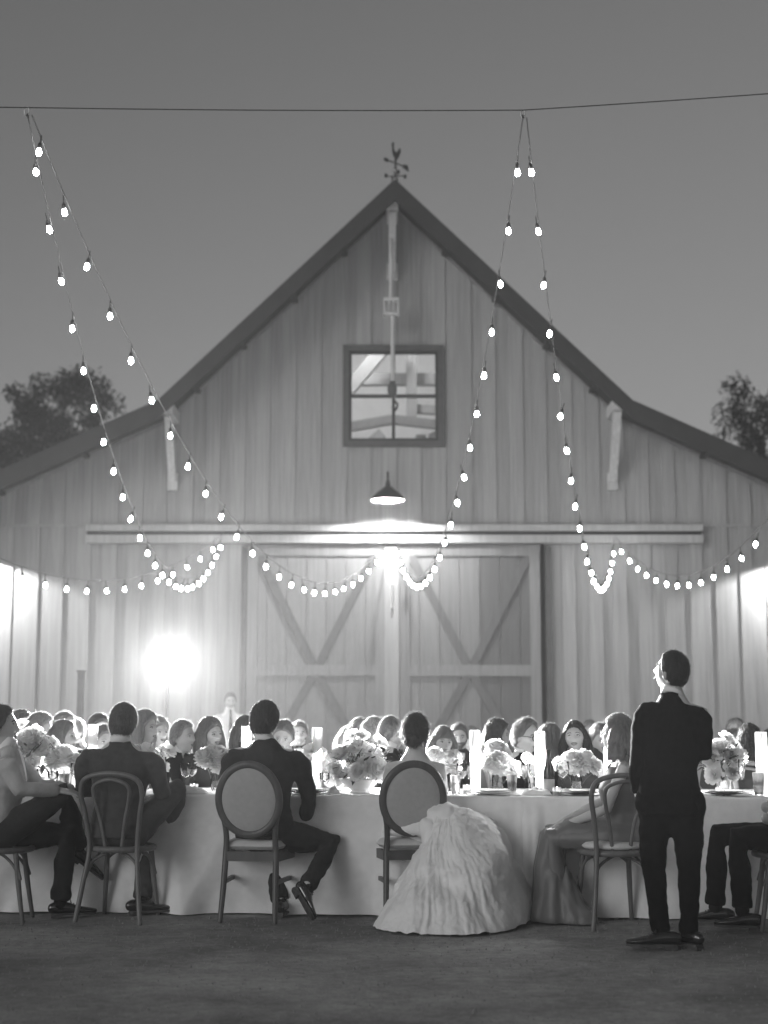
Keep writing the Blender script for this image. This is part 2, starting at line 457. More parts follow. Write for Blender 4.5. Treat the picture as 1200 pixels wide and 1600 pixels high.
for sx in (-1, 1):
    for a, b in (((0, PK), (KX, KZ)), ((KX, KZ), (EX, EZ))):
        t = 0.10
        mb = MB(); poly = [(sx * a[0], a[1]), (sx * b[0], b[1]), (sx * b[0], b[1] - t), (sx * a[0], a[1] - t)]
        mb.prism(poly, -OH + 0.03, DEP + .4).build('roof_slope', 'roof_metal', barn)
        # barge board on the gable edge
        mb = MB(); t = 0.31
        poly = [(sx * a[0], a[1] + .02), (sx * b[0], b[1] + .02), (sx * b[0], b[1] - t), (sx * a[0], a[1] - t - (0.06 if a[0] == 0 else 0))]
        mb.prism(poly, -OH - 0.03, -OH + 0.025).build('barge_board', 'fascia', barn)
        # soffit boards
        n = 4; L_ = math.hypot(b[0] - a[0], b[1] - a[1])
        for i in range(n):
            y0 = -OH + 0.03 + i * 0.225
            poly = [(sx * a[0], a[1] - .105), (sx * b[0], b[1] - .105), (sx * b[0], b[1] - .13), (sx * a[0], a[1] - .13)]
            MB().prism(poly, y0, y0 + 0.215).build('soffit_board', 'fascia', barn)
# purlin ends and the knee braces that carry the overhang
def purlin(x, z, w=0.16, hgt=0.2): MB().box((x, -OH / 2 + 0.05, z), (w, OH - 0.1, hgt)).build('purlin_end', 'pale_wood', barn)
def brace(x, ztop, zbot, w=0.13, reach=0.75):
    o = MB().beam((x, -reach, ztop), (x, -0.09, zbot), w, 0.13, (1, 0, 0)).build('knee_brace', 'pale_wood', barn)
    MB().box((x, -0.075, zbot - .02), (w + .05, 0.06, 0.3)).build('foot_block', 'pale_wood', o)
    MB().tube([(x, -0.125, zbot), (x, -0.105, zbot)], 0.025, 8, dome=False).build('bolt', 'dark_metal', o)
    return o
xl, zl = local(262, 668, BY - .8); xr, zr = local(966, 668, BY - .8)
_, zb = local(262, 752)
for x in (xl, xr):
    purlin(x, roof_z(x) - 0.25); brace(x, roof_z(x) - .34, zb)
xm, zt = local(613, 330, BY - .8); _, zb2 = local(613, 425)
purlin(xm, PK - 0.36, 0.2, 0.24); brace(xm, PK - .48, zb2, 0.15)
for q in (0.22, 0.44, 0.66, 0.86):
    for sx in (-1, 1):
        x = sx * KX * q
        MB().box((x, -OH / 2 + 0.02, roof_z(x) - 0.17), (0.09, OH - 0.06, 0.07)).build('lookout', 'fascia', barn)
for q in (0.3, 0.62):
    for sx in (-1, 1):
        x = sx * (KX + (EX - KX) * q)
        MB().box((x, -OH / 2 + 0.02, roof_z(x) - 0.17), (0.09, OH - 0.06, 0.07)).build('lookout', 'fascia', barn)
# window
cx, cz = (wx0 + wx1) / 2, (wz0 + wz1) / 2; ww, wh = wx1 - wx0, wz1 - wz0
win = MB()
tw = 0.105
for sx in (-1, 1): win.box((cx + sx * (ww / 2 + tw / 2), -0.07, cz), (tw, 0.06, wh + 2 * tw))
for sz in (-1, 1): win.box((cx, -0.0705, cz + sz * (wh / 2 + tw / 2)), (ww - .001, 0.06, tw))
win = win.build('window', 'window_trim', barn)
sash = MB(); sw = 0.05
for sx in (-1, 1): sash.box((cx + sx * (ww / 2 - sw / 2), -0.03, cz), (sw, 0.06, wh))
for sz in (-1, 1): sash.box((cx, -0.0305, cz + sz * (wh / 2 - sw / 2)), (ww - 2 * sw, 0.06, sw))
sash.build('frame', 'sash', win)
MB().box((cx, -0.032, cz), (0.06, 0.05, wh - 2 * sw)).build('mullion', 'sash', win)
for sx in (-1, 1): MB().box((cx + sx * (ww / 4 - sw / 4 + .008), -0.0325, cz), (ww / 2 - sw - .032, 0.05, 0.06)).build('glazing_bar', 'sash', win)
for sx in (-1, 1):
    for sz in (-1, 1):
        MB().box((cx + sx * (ww / 4 - sw / 2 + .025), -0.012, cz + sz * (wh / 4 - sw / 2 + .025)), (ww / 2 - sw - .03, 0.006, wh / 2 - sw - .03)).build('pane', 'window_glass', win)
# loft room seen through the panes
lz = wz0 - 1.0
mb = MB(); mb.prism([(-3.2, lz), (3.2, lz), (3.2, 7.0), (0, 10.1), (-3.2, 7.0)], 4.9, 5.0); mb.box((0, 2.6, lz), (6.4, 4.8, 0.1))
for sx in (-1, 1): mb.beam((sx * 3.3, 2.6, 6.9), (0, 2.6, 10.1), 0.08, 4.8, (0, 1, 0))
for sx in (-1, 1): mb.box((sx * 3.2, 2.6, 6.0), (0.1, 4.8, 2.0))
mb.build('loft_room', 'interior_wall', barn)
def ib(a, b, w=0.2, t=0.2): MB().beam((cx + a[0], a[1], cz + a[2]), (cx + b[0], b[1], cz + b[2]), w, t).build('loft_beam', 'interior_beam', barn)
ib((-1.3, 1.5, -.1), (-.1, 1.5, 1.35), .24); ib((-1.2, 2.2, .82), (1.5, 2.2, .82), .22); ib((.36, 2.0, -.05), (.36, 2.0, 1.6), .2)
ib((.35, 2.1, .22), (1.4, 2.1, .18), .16); ib((-1.2, 1.2, -.38), (0, 1.2, -.17), .16); ib((0, 1.2, -.17), (1.3, 1.2, -.33), .16)
ib((-1.1, 1.8, -1.1), (-.2, 1.8, -.32), .2); ib((.55, 2.6, -1.3), (.55, 2.6, -.2), .2); ib((.75, 2.4, -.2), (1.35, 2.4, -1.3), .14)
lo = bpy.data.lights.new('loft_lamp', 'POINT'); lo.energy = 170; lo.shadow_soft_size = 0.25
l_ob = bpy.data.objects.new('loft_lamp', lo); COL.objects.link(l_ob); l_ob.parent = barn; l_ob.location = (cx - .9, 0.5, cz + 1.9)
# sliding-door track: two boards with a dark slot
tx0, tz = local(137, 836); tx1, _ = local(1095, 836)
MB().box(((tx0 + tx1) / 2, -0.12, tz + 0.105), (tx1 - tx0, 0.14, 0.11)).build('track_board', 'trim_wood', barn)
MB().box(((tx0 + tx1) / 2, -0.13, tz - 0.09), (tx1 - tx0, 0.16, 0.14)).build('track_board', 'trim_wood', barn)
MB().box(((tx0 + tx1) / 2, -0.075, tz + 0.015), (tx1 - tx0 - .02, 0.05, 0.075)).build('track_rail', 'dark_metal', barn)
# doors
def door(px0, px1, name='sliding_door', dark=False):
    x0, _ = local(px0, 860); x1, _ = local(px1, 860); z1 = tz - 0.18; z0 = 0.06; y = -0.06
    d = empty(name, (0, 0, 0), 0, parent=barn)
    n = 7; w = (x1 - x0) / n
    for i in range(n):
        MB().box((x0 + w * (i + .5), y + random.uniform(-.004, .004), (z0 + z1) / 2), (w - 0.008, 0.03, z1 - z0)).build('plank', 'door_board_shaded' if dark and i > 3 else 'door_board', d)  # right-half planks of the dark leaf carry shading in their colour
    zm, _ = local(600, 1048)[1], 0
    fw = 0.2; yf = y - 0.033
    for x in (x0 + fw * .45, x1 - fw * .45): MB().box((x, yf, (z0 + z1) / 2), (fw * .9, 0.034, z1 - z0)).build('stile', 'door_board', d)
    for z, hh in ((z1 - .1, .2), (zm, .19), (z0 + .12, .24)): MB().box(((x0 + x1) / 2, yf - .001, z), (x1 - x0 - 2 * fw * .9, 0.034, hh)).build('rail', 'door_board', d)
    xa, xb = x0 + fw, x1 - fw; xc = (x0 + x1) / 2
    for (a, b, c, e) in ((xa, z1 - .2, xc - .05, zm + .1), (xb, z1 - .2, xc + .05, zm + .1), (xa, z0 + .24, xc - .05, zm - .1), (xb, z0 + .24, xc + .05, zm - .1)):
        MB().beam((a, yf + .004, b), (c, yf + .004, e), 0.14, 0.032, (0, 1, 0)).build('diagonal_brace', 'door_brace', d)
    return d, x0, x1, z1
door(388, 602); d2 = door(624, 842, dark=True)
hx, hz = local(612, 935)
MB().box((local(612, 900)[0], -0.10, (tz - .18) / 2), (0.25, 0.06, tz - .24)).build('centre_post', 'barn_board', barn)
ho = MB().tube([(hx, -0.14, hz - .2), (hx, -0.19, hz - .18), (hx, -0.19, hz + .18), (hx, -0.14, hz + .2)], 0.018, 8).build('door_handle', 'steel', barn)
MB().box((dx1 + .03, -0.07, (tz - .2) / 2), (0.1, 0.1, tz - .24)).build('door_jamb', 'window_trim', barn)
MB().box((dx0 - .03, -0.07, (tz - .2) / 2), (0.1, 0.1, tz - .24)).build('door_jamb', 'window_trim', barn)
# hay trolley with rope, pulley and hook in front of the window
tr = empty('hay_trolley', (BX, BY - 0.5, 0), 0, 'pale slotted hay trolley with rope and hook above loft window', 'trolley')
x_, z_ = local(611, 480, BY - .5)
mb = MB(); mb.box((x_, 0, z_ + .13), (.27, .12, .06)); mb.box((x_, 0, z_ - .13), (.27, .12, .06)); mb.box((x_, .04, z_), (.25, .02, .24))
for k in (-.12, -.04, .04, .12): mb.box((x_ + k, -.01, z_), (.03, .09, .25))
mb.build('housing', 'pale_wood', tr)
_, zh = local(613, 600, BY - .5)
MB().tube([(x_, 0, PK - .5), (x_, 0, z_ + .16)], 0.035, 8).build('hanger', 'pale_wood', tr)
MB().tube([(x_ + .03, 0, z_ - .14), (x_ + .03, 0, zh)], 0.035, 8).build('rope', 'pale_wood', tr)
mb = MB(); mb.ell((x_ + .02, 0, zh - .1), (.085, .05, .14)); mb.box((x_ + .02, 0, zh + .02), (.1, .08, .06)); mb.build('pulley_block', 'window_trim', tr, True)
mb = MB(); mb.tube(smooth_path([(x_ + .03, 0, zh - .2), (x_ + .06, 0, zh - .3), (x_ + .11, 0, zh - .36), (x_ + .08, 0, zh - .45), (x_ + .02, 0, zh - .42)]), .02, 6); mb.build('hook', 'dark_metal', tr, True)

# ------------------------------------------------------------------ weathervane on the ridge
vb = W(618, 292, BY - .5)
wv = empty('weathervane', (vb.x, BY - .5, PK - 0.0), 0, 'dark rooster weathervane on the barn ridge', 'weathervane')
MB().tube([(0, 0, -.05), (0, 0, .62)], .02, 8).build('rod', 'dark_metal', wv)
MB().ell((0, 0, .18), (.055, .055, .055)).build('globe', 'steel', wv, True)
MB().ell((0, 0, .34), (.045, .045, .045)).build('globe', 'steel', wv, True)
mb = MB(); mb.tube([(-.17, 0, .25), (.17, .05, .28)], .01, 6); mb.tube([(.05, -.17, .26), (-.05, .17, .27)], .01, 6); mb.build('compass_arms', 'dark_metal', wv)
for x, y in ((-.17, 0), (.17, .05), (.05, -.17), (-.05, .17)):
    MB().box((x, y, .265), (.05, .012, .07)).build('compass_letter', 'dark_metal', wv)
mb = MB(); mb.beam((-.17, 0, .56), (.19, 0, .42), .018, .018); mb.prism([(-.2, .6), (-.12, .57), (-.13, .51), (-.21, .55)], -.012, .012); mb.prism([(.15, .47), (.22, .45), (.24, .32), (.2, .36), (.12, .42)], -.012, .012)
mb.build('arrow', 'dark_metal', wv)
mb = MB(); mb.prism([(.02, .55), (.07, .62), (.1, .72), (.07, .78), (.05, .73), (.02, .69), (-.02, .72), (-.03, .83), (-.02, .87), (-.05, .88), (-.075, .84), (-.06, .8), (-.06, .7), (-.03, .61)], -.015, .015)
mb.build('rooster', 'dark_metal', wv)

# ------------------------------------------------------------------ trees behind the barn
leaf_me = None
def tree(px, py, Y, crown, nclump, label, seed, trunk_px=None):
    rs = random.Random(seed)
    c = W(px, py, Y); base = W(trunk_px or px, 1100, Y)
    t = empty('oak_tree', (base.x, Y, 0), 0, label, 'tree', 'oaks behind the barn')
    o = Vector((base.x, Y, 0))
    tr = MB(); top = c - o
    tr.tube([(0, 0, 0), (top.x * .2, 0, top.z * .4), (top.x * .7, 0, top.z * .75), top], [.35, .28, .2, .08], 10)
    limbs = []
    cl = []
    for i in range(nclump):
        while True:
            q = Vector((rs.uniform(-1, 1), rs.uniform(-1, 1), rs.uniform(-1, 1)))
            if 0.25 < q.length < 1: break
        q = Vector((q.x * crown[0], q.y * crown[1], q.z * crown[2])); q += Vector((rs.gauss(0, .15), 0, rs.gauss(0, .15)))
        cl.append(top + q)
    for q in cl[::3]:
        m = top * .8 + (q - top) * .4
        tr.tube([top * .72, m, q], [.09, .05, .02], 6)
    tr.build('trunk', 'bark', t, True)
    vs_ = []; fs = []
    for q in cl:
        rr = rs.uniform(.28, .62)
        for k in range(int(150 * rr / .45)):
            d = Vector((rs.gauss(0, 1), rs.gauss(0, 1), rs.gauss(0, .8))); d = d.normalized() * rr * rs.random() ** .45
            p_ = q + d; s = rs.uniform(.05, .10)
            a = Vector((rs.gauss(0, 1), rs.gauss(0, 1), rs.gauss(0, 1))).normalized(); b = a.orthogonal().normalized()
            n = len(vs_); vs_ += [p_ - a * s, p_ + b * s * .55, p_ + a * s, p_ - b * s * .55]; fs.append((n, n + 1, n + 2, n + 3))
    MB().add(vs_, fs).build('crown', 'tree_leaf', t)
tree(95, 668, 45, (1.75, 1.8, 1.85), 56, 'dark oak crown rising above the left roof slope', 3, 60)
tree(10, 745, 46, (1.7, 2.0, 1.35), 46, 'dark oak crown low at the left edge behind the roof', 9, -10)
tree(1190, 690, 45, (1.6, 2.0, 1.9), 40, 'dark oak crown at the right edge behind the roof', 5, 1220)
# ================================================================== LIGHTS THE PLACE HAS
# barn lamp over the doors
def barn_lamp(X, Y, Z, label, energy, wall_y=BY - 0.05, glow='lamp_glow'):
    t = empty('barn_lamp', (X, Y, Z), 0, label, 'lamp', 'gooseneck lamps on the barn front')
    # shade: origin at the centre of its rim
    pr = [(.285, 0), (.284, .015), (.265, .06), (.20, .13), (.12, .185), (.08, .22), (.06, .235)]
    inner = [(r - .006, z - .004) for r, z in pr][::-1]
    mb = MB(); mb.lathe(pr + [(0.0, .238)], seg=28); mb.build('lamp_shade', 'dark_metal', t, True)
    MB().lathe([(.281, .004), (.260, .056), (.195, .125), (.115, .18), (.0, .205)], seg=28).build('shade_lining', 'ceramic', t, True)
    MB().tube([(0, 0, .23), (0, 0, .32)], [.05, .035], 10).build('socket', 'dark_metal', t, True)
    d = wall_y - Y
    MB().tube(smooth_path([(0, 0, .31), (0, .03, .46), (0, d * .4, .54), (0, d * .8, .46), (0, d, .29)]), .018, 8).build('gooseneck_arm', 'dark_metal', t, True)
    MB().lathe([(.0, .0), (.07, .0), (.07, .02), (.0, .02)], seg=14).build('wall_plate', 'dark_metal', t, True, loc=(0, d - .0, .29), rot=(R(90), 0, 0))
    MB().ell((0, 0, .155), (.03, .03, .032)).build('bulb', glow, t, True)
    l = bpy.data.lights.new('barn_lamp_light', 'POINT'); l.energy = energy; l.shadow_soft_size = 0.035
    lo = bpy.data.objects.new('barn_lamp_light', l); COL.objects.link(lo); lo.parent = t; lo.location = (0, 0, .105)
    return t
lp = W(606, 782, BY - 1.0)
barn_lamp(lp.x, BY - 1.0, lp.z, 'lit gooseneck lamp on the barn above the sliding doors', 330)
lq = W(-52, 868, BY - .5); barn_lamp(lq.x, BY - .5, lq.z, 'lit gooseneck lamp on the barn front past the left edge', 560)
lq = W(1252, 872, BY - .5); barn_lamp(lq.x, BY - .5, lq.z, 'lit gooseneck lamp on the barn front past the right edge', 400)

# photographer's flood on a stand behind the guests
fp = W(260, 1027, 17.5)
fl = empty('flood_light', (fp.x, fp.y, 0), 0, 'blazing flood light on a stand behind the guests at left', 'light')
z = fp.z
MB().tube([(0, .12, 0.25), (0, .12, z - .05)], .018, 8).build('pole', 'dark_metal', fl)
for k in range(3):
    a = 2.1 * k + .4
    MB().tube([(0, .12, .75), (.45 * math.cos(a), .12 + .45 * math.sin(a), 0.01)], .013, 6).build('leg', 'dark_metal', fl)
MB().lathe([(.03, 0.26), (.06, .25), (.065, .08), (.08, .06), (.12, 0), (.125, 0), (.085, .062)], seg=24).build('reflector', 'dark_metal', fl, True, loc=(0, 0, z), rot=(R(-90), 0, 0))
MB().lathe([(.0, 0.03), (.098, .03)], seg=24).build('lens', 'flood_glow', fl, loc=(0, 0, z), rot=(R(-90), 0, 0))
sp = bpy.data.lights.new('flood_beam', 'SPOT'); sp.energy = 36000; sp.spot_size = R(72); sp.spot_blend = 0.5; sp.shadow_soft_size = 0.09
so = bpy.data.objects.new('flood_beam', sp); COL.objects.link(so); so.parent = fl; so.location = (0, -.03, z); so.rotation_euler = (R(90 - 11), 0, R(180 + 15))

# ------------------------------------------------------------------ string lights
bm_ = MB(); bm_.lathe([(.0, -.064), (.011, -.062), (.019, -.050), (.0215, -.038), (.019, -.023), (.013, -.008), (.010, 0)], seg=10)
BULB = bm_.mesh('bulb', 'bulb_glow', True)
sm_ = MB(); sm_.lathe([(.0, .05), (.008, .05), (.014, .04), (.017, .03), (.017, -.004), (.0, -.004)], seg=8)
SOCK = sm_.mesh('socket', 'strap', True)
pg_ = MB(); pg_.tube([(0, 0, .045), (0.004, 0, .11)], .005, 5)
PIG = pg_.mesh('pigtail', 'strap')
def strand(A, B, sag, L, first, n, label, rs=random.Random(5)):
    A, B = Vector(A), Vector(B)
    t = empty('string_lights', B, 0, label, 'string lights', 'festoon strings over the tables')
    def at(u):
        q = A + (B - A) * u; q.z -= 4 * sag * u * (1 - u); return q
    N_ = 240; P_ = [at(i / N_) for i in range(N_ + 1)]; s = [0]
    for i in range(N_): s.append(s[-1] + (P_[i + 1] - P_[i]).length)
    # three thin tubes side by side read as the flat festoon wire
    MB().tube([q - B for q in P_[::3]], .0055, 5).build('cable', 'pale_cable', t, True)
    for k in range(n):
        d = first + L * k
        if d > s[-1]: break
        u = float(np.interp(d, s, [i / N_ for i in range(N_ + 1)])); q = at(u) - B
        b = link('bulb', BULB, t, q + Vector((0, 0, -.115)), (rs.gauss(0, .12), rs.gauss(0, .12), 0))
        link('socket', SOCK, b); link('pigtail', PIG, b)
    return t
HA, HB = W(44, 184, 11.1), W(817, 184, 11.6)
def frac(A, B, sag):
    pass
EA1, EA2, EB1, EB2 = W(349, 830, 25.15), W(606, 839, 25.15), W(619, 844, 25.15), W(960, 839, 25.15)
HL, HR_ = W(-740, 160, 10.6), W(1540, 130, 11.4)
strand(HA, EA1, 2.0, .5855, .35, 26, 'light string from left hook to the track left of doors')
strand(HA + Vector((.03, 0, .02)), EA2, 2.0, .6036, .18, 27, 'light string from left hook to the middle of doors')
strand(HB, EB1, 1.9, .6227, .37, 24, 'light string from right hook to the middle of doors')
strand(HB + Vector((.03, 0, .0)), EB2, 2.0, .628, .37, 25, 'light string from right hook down to the right track')
strand(W(963, 840, 25.15), HR_, 2.0, .61, .366, 22, 'light string rising from right track to the right edge')
strand(W(350, 832, 25.15), HL, 2.0, .61, .55, 22, 'low light string swagging to the left edge')
# catenary wire the strings hang from
a, b, c, d = W(-760, 150, 10.6), W(42, 168, 11.1), W(817, 172, 11.6), W(1560, 118, 11.4)
mb = MB()
P_ = []
for p0, p1 in ((a, b), (b, c), (c, d)):
    for i in range(12):
        u = i / 12; q = p0.lerp(p1, u); q.z -= 4 * .012 * u * (1 - u); P_.append(q)
P_.append(d)
mb.tube(P_, .0045, 5)
tag(mb.build('support_wire', 'cable'), 'thin steel wire strung across the sky above the tables', 'wire')
for h_, hk, lab in ((HA, b, 'carabiner on the wire at upper left'), (HB, c, 'carabiner on the wire at upper right')):
    t = empty('carabiner', hk, 0, lab + ' holding two light strings', 'carabiner')
    lp_ = [Vector((.018 * math.sin(x) + .012 * (1 - math.cos(x)) * 0, .004, -.032 + .036 * math.cos(x))) for x in np.linspace(0, 2 * math.pi, 18)[:-1]]
    MB().tube(lp_, .005, 6, closed=True).build('ring', 'steel', t, True)
    dd = h_ - hk
    MB().tube([(0, 0, -.066), dd * .6 + Vector((.0, 0, 0)), dd + Vector((0.0, 0, 0))], .007, 6).build('tie', 'strap', t)
# dark post left of the flood
pb = W(125, 1120, 20.0); pt = W(125, 1050, 20.0)
t = empty('post', (pb.x, 20.0, 0), 0, 'dark slim post standing by the barn wall at left', 'post')
MB().box((0, 0, pt.z / 2), (.085, .085, pt.z)).build('shaft', 'window_trim', t)
MB().box((0, 0, pt.z + .012), (.11, .11, .024)).build('cap', 'window_trim', t)
# ================================================================== PEOPLE
def sst(a, b, x):
    t = np.clip((x - a) / (b - a), 0, 1); return t * t * (3 - 2 * t)
def sphere_dirs(nt=78, nph=104):
    th = (np.arange(nt) + .5) / nt * math.pi; ph = np.arange(nph) / nph * 2 * math.pi
    T, P_ = np.meshgrid(th, ph, indexing='ij')
    d = np.stack([np.sin(T) * np.sin(P_), np.sin(T) * np.cos(P_), np.cos(T)], -1).reshape(-1, 3)
    fs = [(i * nph + k, (i + 1) * nph + k, (i + 1) * nph + (k + 1) % nph, i * nph + (k + 1) % nph) for i in range(nt - 1) for k in range(nph)]
    fs.append(tuple(range(nph))); fs.append(tuple((nt - 1) * nph + k for k in reversed(range(nph))))
    return d, fs
DIRS, DFACES = sphere_dirs()
HR = np.array([.077, .099, .119])
def head_base(d):
    """skull and jaw without features; face looks along +Y"""
    x, y, z = d[:, 0], d[:, 1], d[:, 2]
    P_ = d * HR
    low = sst(0, -1, z)
    P_[:, 0] *= 1 - .34 * low * sst(-.5, .4, y) - .22 * low
    P_[:, 1] *= np.where(y < 0, 1 - .38 * low, .97 - .10 * sst(-.2, -1, z))
    P_[:, 0] *= 1 - .07 * sst(.3, 1, z) * sst(0, .8, y)
    P_[:, 1] += .006 * sst(-.2, -.9, z) * sst(0, .6, y)
    return P_
def head_full(d, fem=0.0, smile=0.0):
    P_ = head_base(d); X, Z = P_[:, 0], P_[:, 2]; fr = sst(.15, .5, d[:, 1]); aX = np.abs(X)
    g = lambda q, s: np.exp(-(q / s) ** 2)
    ramp = np.clip((.026 - Z) / .05, 0, 1) * (Z > -.05); nose = ramp * sst(-.042, -.026, Z)
    d_ = (.026 - .005 * fem) * nose * g(X, .008 + .010 * np.clip(ramp, 0, 1)) + .006 * g(aX - .012, .007) * g(Z + .026, .008)
    d_ += -.014 * g(aX - .031, .016) * g(Z - .008, .013)
    d_ += (.006 - .003 * fem) * g(Z - .031, .010) * g(X, .055)
    d_ += (.005 + .005 * smile) * g(aX - .042, .018) * g(Z + .022 - .006 * smile, .018)
    d_ += .006 * g(X, .024) * (g(Z + .052, .006) + .9 * g(Z + .067, .007)) - .004 * g(X, .028) * g(Z + .059, .004)
    d_ += (.009 - .003 * fem) * g(X, .024) * g(Z + .098, .016)
    P_[:, 1] += d_ * fr
    return P_
AZ_K = np.array([0, 35, 58, 72, 84, 100, 130, 180.])
HAIRLINES = {'short': [.66, .60, .42, .02, -.12, -.40, -.74, -.86], 'crop': [.64, .60, .44, .10, -.02, -.30, -.55, -.62],
             'receding': [.86, .72, .50, .12, -.02, -.34, -.58, -.66], 'bald': [1.3, 1.3, 1.2, .15, .0, -.30, -.55, -.62],
             'long': [.60, .50, .22, -.22, -.45, -.6, -.72, -.78], 'fringe': [.30, .28, .12, -.25, -.45, -.6, -.72, -.78], 'updo': [.62, .54, .30, .0, -.14, -.40, -.62, -.68]}
HSPLIT = {}
def hair_mesh(style, thick, rs, length=.0, wave=0.0, bun=False, curl=0.0, fuzz=260, part=0.0, fz=1.0, volume=1.0):
    line = {'short': 'short', 'crop': 'crop', 'receding': 'receding', 'bald': 'bald', 'long': 'long', 'fringe': 'fringe', 'bob': 'long', 'curly': 'long', 'updo': 'updo'}[style]
    d = DIRS; az = np.degrees(np.arctan2(np.abs(d[:, 0]), d[:, 1]))
    zl = np.interp(az, AZ_K, HAIRLINES[line])
    edge = .10
    m = sst(-edge * .5, edge, d[:, 2] - zl)
    top = sst(.0, 1, d[:, 2])
    t = thick * (.55 + .55 * top) * volume
    if part: t = t * (1 - .35 * np.exp(-((d[:, 0] - part) / .10) ** 2) * sst(.2, .6, d[:, 2]))
    gro = np.array([noise.noise(Vector((q[0] * 9 + 5 * q[2], q[1] * 9, q[2] * 2.2 + thick * 300))) for q in d])
    t = t * (1 + .30 * gro)
    if curl: t = t + curl * np.array([abs(noise.noise(Vector(q * 8.5))) for q in d])
    P_ = head_base(d); n_ = d / np.linalg.norm(d, axis=1)[:, None]
    P_ = P_ + n_ * (m * t - (1 - m) * .016)[:, None]
    mb = MB(); mb.add(P_, DFACES)
    tips = []
    if length > 0:
        ks = np.linspace(-1, 1, 11)
        for k in ks:
            a = math.pi + k * R(106)                    # azimuth measured from the face
            sx, sy = math.sin(a), math.cos(a)
            L_ = length * rs.uniform(.9, 1.05) * (1 - .12 * abs(k))
            pts = []; rad = []
            for i in range(7):
                u = i / 6; zz = .045 - (L_ + .045) * u
                rr = .080 + .014 * math.sin(u * 2.6) + .012 * u * (1 - abs(k) * .3)
                wv = wave * math.sin(u * 9 + k * 5) * u
                pts.append((sx * (rr - .004) + wv + .02 * u * sx, sy * (rr + .018) * (1 if sy < 0 else .55) + wv * .5 - .01 * u, zz))
                rad.append((.024 + .010 * math.sin(u * 3.0)) * (1 - .45 * u ** 3) * volume)
            mb.tube(pts, rad, 8)
    if bun:
        mb.ell((0, -.108, -.045), (.052, .042, .046)); mb.ell((.012, -.118, -.03), (.035, .03, .03)); mb.ell((-.02, -.112, -.06), (.035, .03, .028))
    me = remesh(mb, .0062, 2)
    co = get_co(me); no = get_no(me)
    dsp = np.array([noise.noise(Vector((math.atan2(c[0], c[1] + .02) * 11, c[2] * 9, 3.0 + thick * 50))) for c in co])
    dsp2 = np.array([noise.noise(Vector((math.atan2(c[0], c[1] + .02) * 30, c[2] * 10, 9.0))) for c in co])
    set_co(me, co + no * ((.0065 if length else .004) * dsp + (.0035 if length else .0028) * dsp2)[:, None])
    # flyaway fibres
    co = get_co(me); no = get_no(me)
    az2 = np.degrees(np.arctan2(np.abs(co[:, 0]), co[:, 1]))
    dd = co / HR; r_ = np.linalg.norm(dd, axis=1)
    ok = np.where((dd[:, 2] / r_ > np.interp(az2, AZ_K, HAIRLINES[line]) + .06) | ((co[:, 2] < -.02) & (length > 0) & (r_ > 1.0)))[0]
    vs_ = [tuple(c) for c in co]; fs = [tuple(p.vertices) for p in me.polygons]
    nf0 = len(fs)
    for i in range(fuzz if len(ok) else 0):
        j = ok[rs.randrange(len(ok))]; c = Vector(co[j]); nn = Vector(no[j])
        tg = Vector((rs.gauss(0, .6), rs.gauss(0, .6), rs.gauss(0, .6) - 1.0)); tg -= nn * tg.dot(nn)
        if tg.length < .01: continue
        tg.normalize(); L_ = rs.uniform(.018, .045) * fz; w = nn.cross(tg) * .0010; lift = .0045 + abs(rs.gauss(0, .0045)) * fz * (2.2 if rs.random() < .08 else 1)
        p0 = c - nn * .002 - tg * L_ * .3; p1 = c + nn * lift + tg * L_ * .15; p2 = c + nn * lift * (.4 + rs.random()) + tg * L_ * .7
        n0 = len(vs_); vs_ += [p0 - w, p0 + w, p1 - w, p1 + w, p2]; fs += [(n0, n0 + 1, n0 + 3, n0 + 2), (n0 + 2, n0 + 3, n0 + 4)]
    m2 = bpy.data.meshes.new('hair'); m2.from_pydata(vs_, [], fs); m2.polygons.foreach_set('use_smooth', [True] * len(fs)); HSPLIT[m2.name] = nf0; m2.update()
    return m2

def add_hand(mb, wrist, d, n, s=1.0, curl=.5, spread=.18):
    """palm, four fingers, thumb; d along the hand, n out of the back of the hand"""
    wrist, d, n = Vector(wrist), Vector(d).normalized(), Vector(n); n = (n - d * n.dot(d)).normalized(); a = d.cross(n)
    mb.tube([wrist - d * .02, wrist + d * .03, wrist + d * .075 - n * .003, wrist + d * .095 - n * .006], [(.026, .02), (.036, .018), (.041, .016), (.037, .012)], 12, side=a)
    for k, ln in enumerate((.068, .078, .073, .056)):
        o = (k - 1.5) * .0215; p_ = wrist + d * .088 + a * o - n * .004; q = (d + a * (k - 1.5) * spread * .4).normalized(); pts = [p_ - q * .02, p_]
        ang = 0
        for j, fr in enumerate((.42, .32, .26)):
            ang += curl * (.5, .8, .6)[j]; p_ = p_ + (q * math.cos(ang) - n * math.sin(ang)) * ln * fr * 1.2; pts.append(p_)
        mb.tube(pts, [.0098, .0098, .009, .0082, .007], 8)
    p_ = wrist + d * .025 + a * -.028 - n * .004
    mb.tube([p_, p_ + d * .03 - a * .022 - n * .008, p_ + d * .058 - a * .026 - n * .018, p_ + d * .08 - a * .02 - n * .03], [.013, .0115, .0098, .0078], 8)

